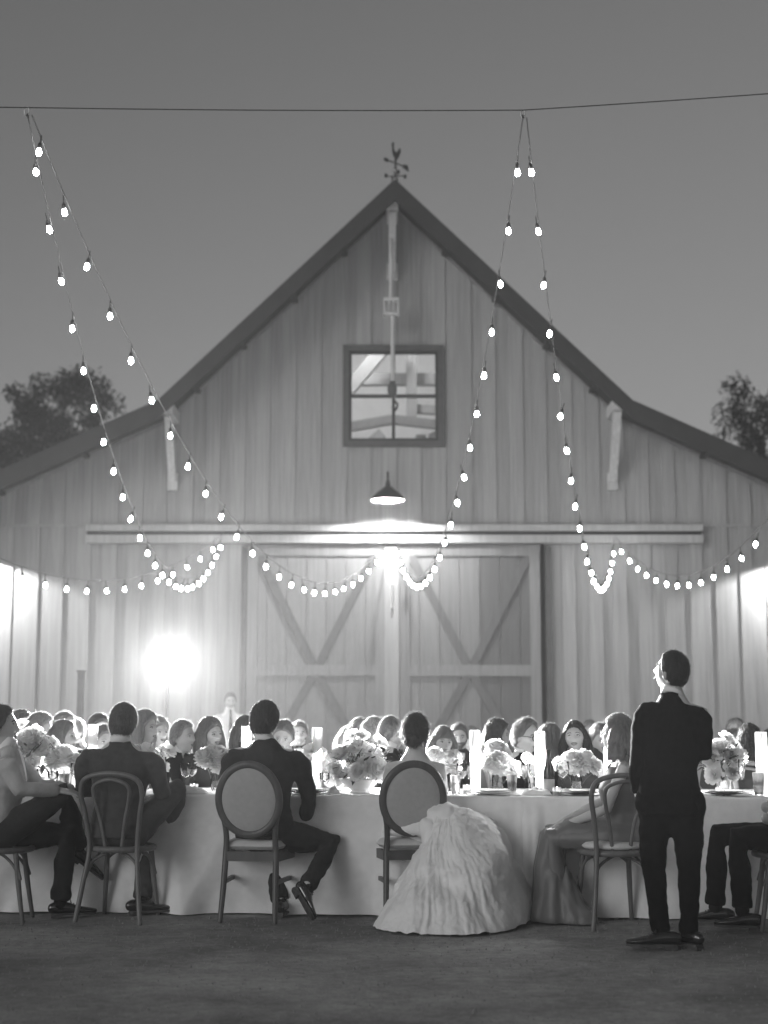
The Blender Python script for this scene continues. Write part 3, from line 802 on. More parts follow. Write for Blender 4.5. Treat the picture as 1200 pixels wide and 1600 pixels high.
def shoe_mesh(heel, toe, up=(0, 0, 1), width=.047, hgt=.075):
    """dress shoe from heel to toe (points on the sole); ankle opening towards `up`"""
    heel, toe, up = Vector(heel), Vector(toe), Vector(up); d = (toe - heel); L_ = d.length; d.normalize(); up = (up - d * up.dot(d)).normalized(); a = d.cross(up)
    mb = MB()
    st = [(0, .62, .9), (.05, .74, 1.0), (.2, .76, 1.02), (.38, .78, .9), (.55, .95, .66), (.72, 1.0, .52), (.88, .84, .42), (.97, .5, .34)]
    mb.tube([heel + d * (L_ * u) + up * (hgt * h_ * .5 + .004) for u, w, h_ in st], [(width * w, hgt * h_ * .5) for u, w, h_ in st], 14, side=a)
    me = remesh(mb, .006, 3)
    sb = MB()
    ring = [(0, .62), (.06, .8), (.25, .8), (.4, .78), (.6, 1.0), (.75, 1.04), (.9, .86), (1.0, .42)]
    L0 = [heel + d * (L_ * u) - a * width * w for u, w in ring] + [heel + d * (L_ * u) + a * width * w for u, w in reversed(ring)]
    n = len(L0); vs_ = [p + up * -.006 for p in L0] + [p + up * .008 for p in L0]
    sb.add(vs_, [tuple(reversed(range(n))), tuple(range(n, 2 * n))] + [(i, (i + 1) % n, (i + 1) % n + n, i + n) for i in range(n)])
    hb = [heel + d * (L_ * u) + a * width * w for u, w in ((-.02, -.6), (-.02, .6), (.24, .8), (.24, -.8))]
    vs_ = [p + up * -.022 for p in hb] + [p + up * -.004 for p in hb]
    sb.add(vs_, [(3, 2, 1, 0), (4, 5, 6, 7), (0, 1, 5, 4), (1, 2, 6, 5), (2, 3, 7, 6), (3, 0, 4, 7)])
    return me, sb
def add_shoe(parent, heel, toe, up=(0, 0, 1), laces=True, **k):
    me, sb = shoe_mesh(heel, toe, up, **k); o = link('shoe', mset(me, 'shoe'), parent); sb.build('sole', 'sole', o)
    if laces:
        heel, toe, up = Vector(heel), Vector(toe), Vector(up).normalized(); d = toe - heel; a = d.normalized().cross(up); lb = MB()
        for u, hh in ((.42, .068), (.48, .060), (.54, .053)): c = heel + d * u + up * hh; lb.tube([c - a * .02, c + up * .006, c + a * .02], .003, 5)
        c = heel + d * .41 + up * .074
        for s in (-1, 1): lb.tube([c, c + a * s * .02 + up * .012, c + a * s * .035, c + a * s * .02 - up * .002], .0025, 5)
        lb.build('laces', 'sole', o)
    return o

def face_bits(root, M, s, hairm, fem, look=(0, 0), smile=0.0, glasses=False, beard=None, lipm='lip', brow=True, teeth=False):
    """eyes, brows, mouth in head space (M: head -> root)"""
    def put(mb, name, mats, smooth=True, parent=root):
        mb.v = [tuple(M @ Vector(v)) for v in mb.v]; return mb.build(name, mats, parent, smooth)
    for sx in (-1, 1):
        e = MB(); e.ell((sx * .031, .0725, .006), (.0135, .011, .0078 - .0022 * smile), mi=0); e.ell((sx * .031 + look[0] * .005, .0800, .006 + look[1] * .003), (.0058, .0045, .0060 - .0015 * smile), seg=10, rings=6, mi=1)
        put(e, 'eye', ['eye_white', 'iris'])
        if brow:
            b = MB(); b.tube(smooth_path([(sx * .013, .0905, .0245), (sx * .03, .0895, .031 - .001 * fem), (sx * .047, .077, .0245)], 4), [.0026 + .0018 * (1 - fem)] * 9, 6); put(b, 'eyebrow', hairm)
        lid = MB(); lid.tube(smooth_path([(sx * .016, .0795, .0080), (sx * .031, .0845, .0140), (sx * .046, .0745, .0075)], 4), .0016 + .0012 * fem, 5); put(lid, 'eyelid', 'hair_dark')
    up = .010 * smile
    L_ = MB(); w = .022 + .006 * smile
    f = .0945
    L_.tube(smooth_path([(-w, f - .012, -.057 + up), (-.008, f, -.0525 + up * .2), (0, f + .0005, -.0535 + up * .15), (.008, f, -.0525 + up * .2), (w, f - .012, -.057 + up)], 4), [.0016] + [.0038] * 15 + [.0016], 6)
    L_.tube(smooth_path([(-w, f - .012, -.058 + up), (-.009, f - .001, -.0655 - .004 * smile), (.009, f - .001, -.0655 - .004 * smile), (w, f - .012, -.058 + up)], 4), [.0016] + [.0044] * 11 + [.0016], 6)
    mo = put(L_, 'mouth', lipm)
    if teeth:
        T_ = MB(); T_.tube(smooth_path([(-w * .8, f - .011, -.057 + up * .7), (0, f - .003, -.060 + up * .1), (w * .8, f - .011, -.057 + up * .7)], 5), (.004), 6); put(T_, 'teeth', 'teeth')
    if glasses:
        g = MB()
        for sx in (-1, 1):
            g.tube([(sx * .032 + .023 * math.cos(a), .100 - abs(math.cos(a)) * .002, .004 + .019 * math.sin(a)) for a in np.linspace(0, 2 * math.pi, 17)[:-1]], .0032, 6, closed=True)
            g.tube([(sx * .055, .098, .010), (sx * .074, .06, .012), (sx * .079, -.01, .010)], .0022, 5)
        g.tube([(-.009, .101, .008), (0, .104, .010), (.009, .101, .008)], .0028, 5)
        put(g, 'glasses', 'sash')
    if beard:
        d = DIRS; P_ = head_full(d, 0, smile); X, Z = P_[:, 0], P_[:, 2]
        az = np.degrees(np.arctan2(np.abs(d[:, 0]), d[:, 1]))
        m = sst(-.030, -.042, Z) * sst(95, 78, az) * (1 - .95 * np.exp(-(X / .020) ** 2 - ((Z + .060) / .008) ** 2)) * (1 - np.exp(-(X / .016) ** 2) * sst(-.043, -.03, Z))
        m = np.maximum(m, sst(58, 72, az) * sst(95, 85, az) * sst(.0, -.02, Z))
        b = MB(); b.add(P_ + d * (m * .011 - (1 - m) * .012)[:, None], DFACES)
        b.v = [tuple(M @ Vector(v)) for v in b.v]
        me = remesh(b, .006, 1); link('beard', mset(me, beard), root)

def rotm(yaw=0, pitch=0, roll=0):
    """yaw turns left (counter-clockwise from above), pitch raises the chin, roll tilts to the right"""
    return (Matrix.Rotation(R(yaw), 4, 'Z') @ Matrix.Rotation(R(pitch), 4, 'X') @ Matrix.Rotation(R(roll), 4, 'Y'))

def add_head(mb, M, s, fem, smile=0.0, ears=True):
    P_ = head_full(DIRS, fem, smile)
    mb.add([M @ Vector(p) for p in P_], DFACES)
    if ears:
        for sx in (-1, 1): mb.ell(M @ Vector((sx * .078, -.008, -.002)), (.010 * s, .019 * s, .031 * s), (M.to_3x3().normalized() @ Matrix.Rotation(sx * R(-22), 3, 'Z')), 10, 7)

def make_person(name_label, loc, yaw, J, head, outfit, skin='skin', hair=('short', .018, 'hair_dark', {}), near=False, group=None, face=True, seed=1):
    """J: joints in the person's own frame (faces +Y). One body mesh, clothing and hair as children."""
    rs = random.Random(seed); V = Vector
    t = empty('person', loc, R(yaw), name_label, 'person', group)
    J = {k: V(v) for k, v in J.items()}
    s = head.get('s', 1.0); hy, hp, hr = head.get('yaw', 0), head.get('pitch', 0), head.get('roll', 0)
    fem = head.get('fem', 0.0); smile = head.get('smile', 0.0)
    M = Matrix.Translation(J['head']) @ rotm(hy, hp, hr) @ Matrix.Scale(s, 4)
    side = (J['shR'] - J['shL']).normalized()
    kind = outfit['kind']
    bare = kind in ('dress', 'gown')
    # ---- body: head, neck, trunk, arms, legs and hands in one skin
    mb = MB(); add_head(mb, M, s, fem, smile)
    nk = (J['shL'] + J['shR']) * .5 + V((0, 0, .055))
    hb = M @ V((0, -.022, -.075)); nr = .056 - .008 * fem
    mb.tube([nk - V((0, 0, .05)), nk + (hb - nk) * .35, hb, hb + (J['head'] - hb) * .5], [(nr * 1.5, nr * 1.1), (nr, nr), (nr * .98, nr), (nr * .9, nr * .9)], 14, side=side)
    ch, pv_ = J['chest'], J['pelvis']; wa = ch.lerp(pv_, .55)
    sw = (J['shR'] - J['shL']).length / 2
    k = 1.0 if bare else .86
    br = .015 * fem
    mb.tube([pv_, wa, ch, nk - V((0, 0, .10)), nk - V((0, 0, .045)), nk + V((0, 0, .01))],
            [(.165 * k, .125 * k), (.130 * k, .10 * k), (.155 * k, (.115 + br) * k), (sw * .92, .085 * k), (sw * .62, .068 * k), (.065, .058)], 18, side=side)
    ra = (.043 - .006 * fem, .037 - .005 * fem, .026 - .003 * fem)
    for S in 'LR':
        sh, el, wr = J['sh' + S], J['el' + S], J['wr' + S]
        mb.tube([sh.lerp(nk, .3) - V((0, 0, .045)), sh - V((0, 0, .035)), sh.lerp(el, .5), el, el.lerp(wr, .35), wr], [ra[0] * .95, ra[0] * 1.05, ra[0] * .95, ra[1], ra[1] * 1.02, ra[2]], 12)
        hd = head.get('hand' + S)
        if hd: add_hand(mb, wr, hd[0], hd[1], .95, hd[2] if len(hd) > 2 else .5)
        else: mb.ell(wr + (wr - el).normalized() * .06, (.036, .036, .036), None, 10, 7)
        if ('kn' + S) in J and not outfit.get('nolegs'):
            hp_, kn, an = J['hip' + S], J['kn' + S], J['an' + S]
            mb.tube([hp_, hp_.lerp(kn, .5), kn, kn.lerp(an, .4), an], [.080, .070, .052, .048, .034], 12)
    body = remesh(mb, .0064 if near else .0078, 2)
    link('body', mset(body, skin), t)
    # ---- clothing
    def cloth(mb, name, m, vox=.011, it=4, amp=.005, fr=9, st=(1, 1, .6)):
        me = remesh(mb, vox if near else vox * 1.25, it)
        if near: wrinkle(me, amp, fr, st, seed); wrinkle(me, amp * .5, fr * 2.6, st, seed + 4)
        else: wrinkle(me, amp * .8, fr, st, seed)
        return link(name, mset(me, m), t)
    if kind in ('suit', 'shirt'):
        g = outfit.get('g', 1.0) if kind == 'suit' else .93
        jk = MB(); lw = outfit.get('hem', .0)
        top = nk - V((0, 0, .005)); fwd = V((0, 0, 1)).cross(side).normalized()
        pts = [pv_ - V((0, 0, .06 + lw)), pv_ + V((0, 0, .02)), wa, ch, nk - V((0, 0, .135)), nk - V((0, 0, .09)), nk - V((0, 0, .05)), nk - V((0, 0, .015)), nk + (hb - nk) * .22]
        jk.tube(pts, [(.195 * g, .145 * g), (.185 * g, .142 * g), (.158 * g, .122 * g), (.184 * g, .132 * g), (sw * .98, .112 * g), (sw * .84, .10 * g), (sw * .60, .085 * g), (sw * .42, .072 * g), (nr * 1.26, nr * 1.2)], 20, side=side, dome=False)
        # collar stand round the neck
        for S in 'LR':
            sh, el, wr = J['sh' + S], J['el' + S], J['wr' + S]
            end = el.lerp(wr, .92 if not outfit.get('rolled') else .12)
            jk.tube([sh.lerp(nk, .45) - V((0, 0, .072)), sh - V((0, 0, .062)), sh.lerp(el, .3), sh.lerp(el, .6), el, el.lerp(end, .5), end], [.060 * g, .068 * g, .068 * g, .062 * g, .056 * g, .051 * g, .045 * g], 14)
        if outfit.get('tails'):      # open skirts of a standing jacket
            pass
        cloth(jk, 'jacket' if kind == 'suit' else 'shirt', outfit['m'], amp=.009, fr=8, st=(1, 1, 1.3))
        cm = outfit.get('shirt', 'shirt_white')
        c = MB(); ax = (hb - nk).normalized()
        for q, rr in ((.0, 1.14), (.018, 1.10), (.036, 1.06)): pass
        ringp = lambda z, r_: [nk + ax * z + side * (math.cos(a) * nr * r_) + side.cross(ax) * (math.sin(a) * nr * r_) for a in np.linspace(0, 2 * math.pi, 25)[:-1]]
        r0, r1, r2, r3 = ringp(-.01, 1.24), ringp(outfit.get('collar', .050), 1.10), ringp(outfit.get('collar', .050), 1.03), ringp(-.01, 1.14); n = 24
        c.add(r0 + r1 + r2 + r3, [(b * n + i, b * n + (i + 1) % n, ((b + 1) % 4) * n + (i + 1) % n, ((b + 1) % 4) * n + i) for b in range(4) for i in range(n)])
        c.build('collar', cm, t, True)
        if kind == 'suit' and face:
            F = V((0, 0, 1)).cross(side).normalized()
            dn = (ch - nk); dn = dn.normalized()
            def fp(u, wx, off):
                base = nk.lerp(ch + (wa - ch) * .7, u); dep = np.interp(u, [0, .25, .6, 1.0], [.058, .098, .134, .130])
                return base + side * wx + F * (dep + off)
            sb = MB(); rows = []
            for u in np.linspace(.02, .95, 9):
                w = np.interp(u, [0, .2, .95], [.042, .058, .008])
                rows.append([fp(u, x * w, .010 - .012 * abs(x) ** 2 * (1 - u)) for x in (-1, -.5, 0, .5, 1)])
            vs_ = [p for r in rows for p in r]; sb.add(vs_, [(i * 5 + j, i * 5 + j + 1, (i + 1) * 5 + j + 1, (i + 1) * 5 + j) for i in range(8) for j in range(4)])
            sb.build('shirt_front', cm, t, True)
            for sx in (-1, 1):      # lapels
                lb = MB(); us = np.linspace(.03, .95, 7)
                a0 = [fp(u, sx * np.interp(u, [0, .2, .95], [.044, .058, .010]), .014 - .010 * (1 - u)) for u in us]
                a1 = [fp(u, sx * np.interp(u, [0, .25, .4, .95], [.058, .105, .10, .016]), .004 - .022 * (1 - u) ** 2) for u in us]
                lb.add(a0 + a1, [(i, i + 1, i + 8, i + 7) for i in range(6)]); lb.build('lapel', outfit['m'], t, True)
            tie = outfit.get('tie')
            if tie == 'bow':
                q = fp(.10, 0, .030); b = MB()
                for sx in (-1, 1):
                    b.tube([q, q + side * sx * .022, q + side * sx * .046], [(.010, .009), (.016, .011), (.021, .010)], 8, side=(0, 0, 1))
                b.ell(q, (.012, .012, .012)); b.build('bow_tie', 'suit_black', t, True)
            elif tie == 'long':
                b = MB(); b.tube([fp(.06, 0, .026), fp(.14, 0, .022), fp(.5, 0, .018), fp(.92, 0, .014)], [(.018, .010), (.013, .006), (.026, .005), (.03, .005)], 8, side=side); b.build('necktie', 'suit_dark', t, True)
        elif kind == 'shirt' and outfit.get('tie') == 'long':
            F = V((0, 0, 1)).cross(side).normalized()
            b = MB(); b.tube([nk + F * .075, nk + F * .10 - V((0, 0, .06)), ch + F * .134, pv_ + F * .135 + V((0, 0, .08))], [(.018, .012), (.014, .008), (.028, .007), (.034, .006)], 8, side=side); b.build('necktie', 'suit_dark', t, True)
        if 'knL' in J:
            tr = MB()
            tr.tube([J['hipL'], (J['hipL'] + J['hipR']) / 2, J['hipR']], .115, 12)
            for S in 'LR':
                hp_, kn, an = J['hip' + S], J['kn' + S], J['an' + S]; w = outfit.get('legw', 1.0)
                hm = kn.lerp(an, outfit.get('hemleg', 1.0))
                tr.tube([hp_, hp_.lerp(kn, .5), kn, kn.lerp(hm, .4), kn.lerp(hm, .8), kn.lerp(hm, .9), hm], [.112 * w, .096 * w, .076 * w, .068 * w, .061 * w, .066 * w, .062 * w], 14, dome=False)
            if near:
                for S in 'LR': MB().tube([J['kn' + S].lerp(J['an' + S], .75), J['an' + S] - V((0, 0, .02))], .043, 12).build('sock', 'sock', t, True)
            cloth(tr, 'trousers', outfit.get('tm', outfit['m']), amp=.010, fr=8, st=(1, 1, 1.2), it=3)
    elif kind == 'dress':
        d = MB(); F = V((0, 0, 1)).cross(side).normalized(); tp = nk - V((0, 0, outfit.get('neck', .10)))
        d.tube([pv_ - V((0, 0, .05)), wa, ch, tp], [(.178, .138), (.142, .112), (.166, .132 + br), (min(sw * .86, .160), .104)], 18, side=side, dome=False)
        if 'knL' in J and outfit.get('skirt', True):
            d.tube([J['hipL'], (J['hipL'] + J['hipR']) / 2, J['hipR']], .11, 12)
            for S in 'LR': d.tube([J['hip' + S], J['kn' + S], J['kn' + S].lerp(J['an' + S], .85)], [.105, .08, .09], 12)
        if outfit.get('sleeves'):
            for S in 'LR':
                sh, el, wr = J['sh' + S], J['el' + S], J['wr' + S]
                d.tube([sh.lerp(nk, .4) - V((0, 0, .05)), sh - V((0, 0, .04)), sh.lerp(el, .5), el, el.lerp(wr, .8)], [.05, .054, .05, .046, .04], 12)
            d.tube([ch, tp, nk - V((0, 0, .055)), nk - V((0, 0, .02))], [(.17, .14 + br), (sw * 1.0, .115), (sw * .8, .092), (sw * .6, .075)], 16, side=side)
        cloth(d, 'dress', outfit['m'], amp=.004)
        if not outfit.get('sleeves') and not outfit.get('strapless'):
            for sx in (-1, 1):
                st_ = MB()
                q0 = tp + side * sx * .085 + F * .10; q1 = nk + side * sx * .095 + V((0, 0, -.012)); q2 = tp + side * sx * .085 - F * .095
                st_.tube(smooth_path([q0, q1 + F * .03, q1 - F * .03, q2]), .007, 6).build('strap', outfit['m'], t, True)
    # ---- hair and face
    hs, th, hm, kw = hair
    if hs:
        me = hair_mesh(hs, th, rs, fuzz=(1700 if near else 1300), **kw)
        co = get_co(me); co = np.array([M @ V(c) for c in co]); set_co(me, co)
        nf0 = HSPLIT[me.name]; mset(me, hm, 'flyaway_dark' if hm in ('hair_black', 'hair_dark') else 'flyaway'); me.polygons.foreach_set('material_index', [0] * nf0 + [1] * (len(me.polygons) - nf0))
        link('hair', me, t)
    if face:
        face_bits(t, M, s, hm if hm else 'hair_dark', fem, head.get('look', (0, 0)), smile, head.get('glasses', False), head.get('beard'), teeth=head.get('teeth', False))
    return t, M

def seated(k=1.0, lean=0.0, arms='table', sw=.19, fwd=.0):
    """joints of a person seated facing +Y; k scales the sitting height above the seat"""
    zs = .47
    z = lambda q: zs + (q - zs) * k
    J = dict(pelvis=(0, 0, zs + .10), chest=(0, .0 + lean * .6, z(.86)), shL=(-sw, lean, z(1.055)), shR=(sw, lean, z(1.055)),
             head=(0, .035 + lean * 1.25 + fwd, z(1.232)),
             hipL=(-.09, .02, .52), hipR=(.09, .02, .52), knL=(-.12, .46, .50), knR=(.12, .46, .50), anL=(-.12, .44, .09), anR=(.12, .44, .09))
    if arms == 'table':
        J.update(elL=(-sw - .07, .16 + lean, z(.80)), elR=(sw + .07, .16 + lean, z(.80)), wrL=(-.10, .40 + lean, .83), wrR=(.10, .40 + lean, .83))
    else:
        J.update(elL=(-sw - .06, .08 + lean, z(.78)), elR=(sw + .06, .08 + lean, z(.78)), wrL=(-.09, .30, .62), wrR=(.09, .30, .62))
    return J
def guest(px, py, Y, yaw, label, hair, outfit, fem=0.0, hyaw=0, hpitch=0, hroll=0, skin='skin', lean=0.0, seed=1, face=True, arms='lap', sw=None, s=None, group='guests seated behind the flowers', **hk):
    """px, py: top of the head in the photograph; yaw 0 looks at the camera, positive turns to picture right"""
    p_ = W(px, py, Y); s = s or (.95 if fem else 1.0)
    top = p_.z; th = .119 * s + hair[1] * .8
    k = (top - th - .47) / (1.232 - .47)
    J = seated(k, lean, arms, sw or (.165 if fem else .195))
    head = dict(s=s, yaw=hyaw, pitch=hpitch, roll=hroll, fem=fem, **hk)
    return make_person(label, (p_.x, Y, 0), 180 + yaw, J, head, outfit, skin, hair, False, group, face, seed)
# ------------------------------------------------------------------ guests beyond the table (faces towards us, rim-lit)
TUX = dict(kind='suit', m='suit_black', tie='bow'); SUITL = dict(kind='suit', m='suit_dark', tie='long'); SUITG = dict(kind='suit', m='suit_grey', tie='long')
BLK = dict(kind='dress', m='dress_black', sleeves=True); BLKS = dict(kind='dress', m='dress_black'); MID = dict(kind='dress', m='dress_mid'); PALE = dict(kind='dress', m='dress_pale', sleeves=True)
def H(style, th, m, **k): return (style, th, m, k)
guest(29, 1111, 12.6, 60, 'guest with curly hair behind the leafy arrangement at far left', H('curly', .022, 'hair_dark', curl=.03, length=.12), MID, fem=1, seed=2)
guest(57, 1114, 11.4, 70, 'guest behind the left flowers turned to picture right, rounded short hair', H('short', .026, 'hair_grey'), SUITL, hyaw=15, hpitch=-5, seed=3)
guest(97, 1113, 12.4, 60, 'guest whose crown just shows above the profile head at left', H('short', .024, 'hair_blond'), SUITG, hroll=6, seed=4)
guest(94, 1125, 11.2, 62, 'guest with straight bob in profile above the left puffy blooms', H('bob', .020, 'hair_brown', length=.16), PALE, fem=1, hyaw=22, seed=5)
guest(121, 1122, 14.5, -30, 'dim guest far back straight below the dark post', H('short', .02, 'hair_brown'), SUITG, seed=6)
guest(152, 1116, 12.6, 40, 'guest half hidden left of the bentwood chair sitter, dark hair', H('short', .026, 'hair_dark'), SUITL, seed=7)
guest(161, 1133, 11.2, 30, 'pale haired guest mostly hidden behind the bentwood chair sitter', H('bob', .022, 'hair_blond', length=.12), PALE, fem=1, seed=8)
guest(221, 1111, 10.95, 58, 'guest with full bob just right of the bentwood chair sitter', H('bob', .030, 'hair_blond', length=.17, volume=1.15), MID, fem=1, hyaw=12, hpitch=5, hroll=-5, seed=9, sw=.18)
guest(244, 1121, 12.4, 40, 'curly haired guest peeping out behind the full bob', H('curly', .02, 'hair_blond', curl=.03, length=.1), PALE, fem=1, seed=10)
guest(281, 1126, 11.3, 55, 'guest in bow tie looking right, left of the wavy haired guest', H('crop', .020, 'hair_grey'), TUX, hyaw=10, hpitch=6, smile=.4, seed=11)
guest(326, 1121, 11.3, 35, 'guest in dark dress with wavy hair, smiling to the right before the waiter', H('long', .026, 'hair_brown', length=.22, wave=.012, volume=1.1), BLK, fem=1, hyaw=12, hroll=4, smile=.7, seed=12)
guest(380, 1119, 11.9, 40, 'guest in black at the left shoulder of the oval chair sitter', H('long', .026, 'hair_dark', length=.18), BLK, fem=1, seed=13)
guest(444, 1125, 11.5, -6, 'guest looking down, right of the oval chair sitter, pale hair', H('updo', .024, 'hair_blond', part=.1), BLKS, fem=1, hpitch=-14, hroll=-5, seed=14, look=(0, -1))
guest(467, 1127, 15.2, 8, 'small distant guest in bow tie left of the lone tall cylinder', H('short', .018, 'hair_black'), TUX, skin='skin_tan', smile=.3, seed=15)
guest(541, 1135, 13.4, 30, 'distant pale haired guest, leftmost head above the big bowl of flowers', H('long', .02, 'hair_blond', length=.15), PALE, fem=1, seed=16)
guest(558, 1122, 12.7, 48, 'wavy haired guest, second head from left above the big bowl', H('long', .024, 'hair_blond', length=.2, wave=.01), MID, fem=1, seed=17)
guest(578, 1121, 12.0, 70, 'white haired guest, third head from left above the big bowl', H('short', .020, 'hair_white'), SUITL, seed=18)
guest(605, 1119, 11.3, 100, 'bald guest turned right next to the gown wearer', H('bald', .008, 'hair_grey'), TUX, hyaw=12, seed=19, s=1.04)
guest(690, 1135, 11.9, 14, 'guest with fringe facing us just right of the gown wearer', H('fringe', .024, 'hair_brown', length=.13), BLK, fem=1, hroll=-6, seed=20)
guest(716, 1131, 14.2, 2, 'bearded guest in bow tie far behind the round white blooms', H('short', .022, 'hair_dark'), TUX, beard='hair_dark', smile=.3, seed=21)
guest(735, 1135, 15.0, 10, 'pale distant guest half hidden by a tall glass cylinder', H('short', .018, 'hair_blond'), PALE, fem=1, seed=22)
guest(771, 1126, 11.8, 62, 'guest with dark curly bob in profile facing right', H('curly', .022, 'hair_dark', curl=.034, length=.13), MID, fem=1, hyaw=20, hpitch=4, seed=23)
guest(818, 1123, 11.15, 22, 'guest in round glasses, tuxedo and white dress shirt', H('receding', .024, 'hair_brown', part=.3), TUX, hyaw=26, hpitch=-4, hroll=-3, smile=.5, glasses=True, seed=24, sw=.21, s=1.05, look=(.5, -.2))
guest(853, 1131, 12.1, 120, 'guest with long wavy hair turned away behind the bottle', H('long', .026, 'hair_brown', length=.24, wave=.02), MID, fem=1, seed=25)
guest(898, 1126, 11.2, -8, 'guest with long straight dark hair gazing up, behind the wide blooms', H('long', .020, 'hair_black', length=.24), BLKS, fem=1, hyaw=-6, hpitch=10, hroll=4, smile=.35, seed=26, look=(.7, .6), s=.97)
guest(922, 1126, 14.0, 0, 'distant head between the upward gazing and the smiling guest', H('short', .02, 'hair_grey'), SUITG, hroll=8, seed=27)
guest(934, 1130, 11.7, 18, 'guest in black smiling broadly left of the satin dress wearer', H('updo', .020, 'hair_blond', part=-.05), BLK, fem=1, hpitch=-8, hroll=3, smile=1.0, teeth=True, seed=28, look=(-.2, -.6))
guest(1149, 1123, 14.4, -10, 'distant white haired guest right of the standing person', H('receding', .022, 'hair_white'), SUITG, seed=29)
guest(1146, 1140, 13.2, -15, 'distant guest low beneath the white haired head at right', H('short', .022, 'hair_grey'), SUITG, seed=30)
guest(1171, 1132, 11.9, 172, 'guest with big black hair seen from behind at right', H('long', .030, 'hair_black', length=.2, volume=1.1), BLK, fem=1, seed=31, face=False)
guest(1201, 1141, 13.6, 0, 'dark haired guest cut by the right edge behind the tall cylinder', H('short', .02, 'hair_dark'), SUITL, seed=32)
# waiter standing by the barn
p_ = W(359, 1083, 21.5); k = p_.z / 1.72
J = {a: tuple(np.array(b) * k) for a, b in dict(pelvis=(0, 0, .93), chest=(0, 0, 1.22), shL=(-.19, 0, 1.40), shR=(.19, 0, 1.40), head=(0, .03, 1.585), hipL=(-.09, 0, .88), hipR=(.09, 0, .88), knL=(-.1, .02, .48), knR=(.1, .02, .48), anL=(-.1, 0, .09), anR=(.1, 0, .09),
     elL=(-.25, -.05, 1.12), elR=(.25, -.05, 1.12), wrL=(-.12, -.12, .95), wrR=(.12, -.12, .95)).items()}
w_, _ = make_person('person in white shirt and dark tie standing far back by the barn', (p_.x, 21.5, 0), 196, J, dict(s=1.0, yaw=0, smile=.4), dict(kind='shirt', m='shirt_white', tie='long', tm='suit_black'), 'skin', H('short', .02, 'hair_brown'), False, None, True, 40)
for sx in (-1, 1): add_shoe(w_, (sx * .1 * k, -.08, .02), (sx * .12 * k, .19, .02), laces=False)
# ================================================================== CHAIRS
def bentwood(loc, rz, label, pad=False, group='bentwood chairs'):
    c = empty('bentwood_chair', loc, R(rz), label, 'chair', group)
    w = 'bent_wood'
    outer = [(-.215, -.25, 0), (-.185, -.215, .22), (-.160, -.175, .45), (-.182, -.205, .66), (-.205, -.235, .80), (-.165, -.258, .895), (0, -.268, .928)]
    path = smooth_path(outer + [(-x, y, z) for x, y, z in outer[-2::-1]], 6)
    MB().tube(path, .0165, 10).build('back_hoop', w, c, True)
    inner = [(-.055, -.170, .455), (-.080, -.195, .62), (-.118, -.232, .78), (-.105, -.250, .855), (0, -.262, .888)]
    MB().tube(smooth_path(inner + [(-x, y, z) for x, y, z in inner[-2::-1]], 6), .0125, 9).build('inner_hoop', w, c, True)
    ring = [(.20 * math.cos(a), .20 * math.sin(a), .445) for a in np.linspace(0, 2 * math.pi, 33)[:-1]]
    MB().tube(ring, [(.020, .022)] * 32, 8, side=(0, 0, 1), closed=True).build('seat_frame', w, c, True)
    MB().lathe([(0, .452), (.185, .452), (.19, .446), (.185, .44), (0, .44)], seg=28).build('seat', w, c, True)
    for s in (-1, 1):
        MB().tube(smooth_path([(s * .150, .125, .445), (s * .165, .155, .22), (s * .185, .19, 0)], 5), [.0175] * 6 + [.016, .0155, .015, .0145, .014], 9).build('leg', w, c, True)
    # bent braces under the seat
    for pts in ([(-.172, -.195, .27), (-.14, -.165, .37), (0, -.12, .43), (.14, -.165, .37), (.172, -.195, .27)], [(-.172, .165, .27), (-.14, .135, .37), (0, .11, .43), (.14, .135, .37), (.172, .165, .27)],
                [(-.178, -.195, .27), (-.15, -.12, .37), (-.13, 0, .43), (-.15, .1, .37), (-.168, .16, .27)], [(.178, -.195, .27), (.15, -.12, .37), (.13, 0, .43), (.15, .1, .37), (.168, .16, .27)]):
        MB().tube(smooth_path(pts, 5), .0095, 8).build('arch_brace', w, c, True)
    if pad:
        mb = MB(); mb.lathe([(0, .515), (.12, .514), (.175, .506), (.197, .488), (.197, .478), (.18, .466), (0, .462)], seg=28)
        me = mb.mesh('seat_cushion', 'seat_pad', True); wrinkle(me, .006, 12); link('seat_cushion', me, c)
    return c
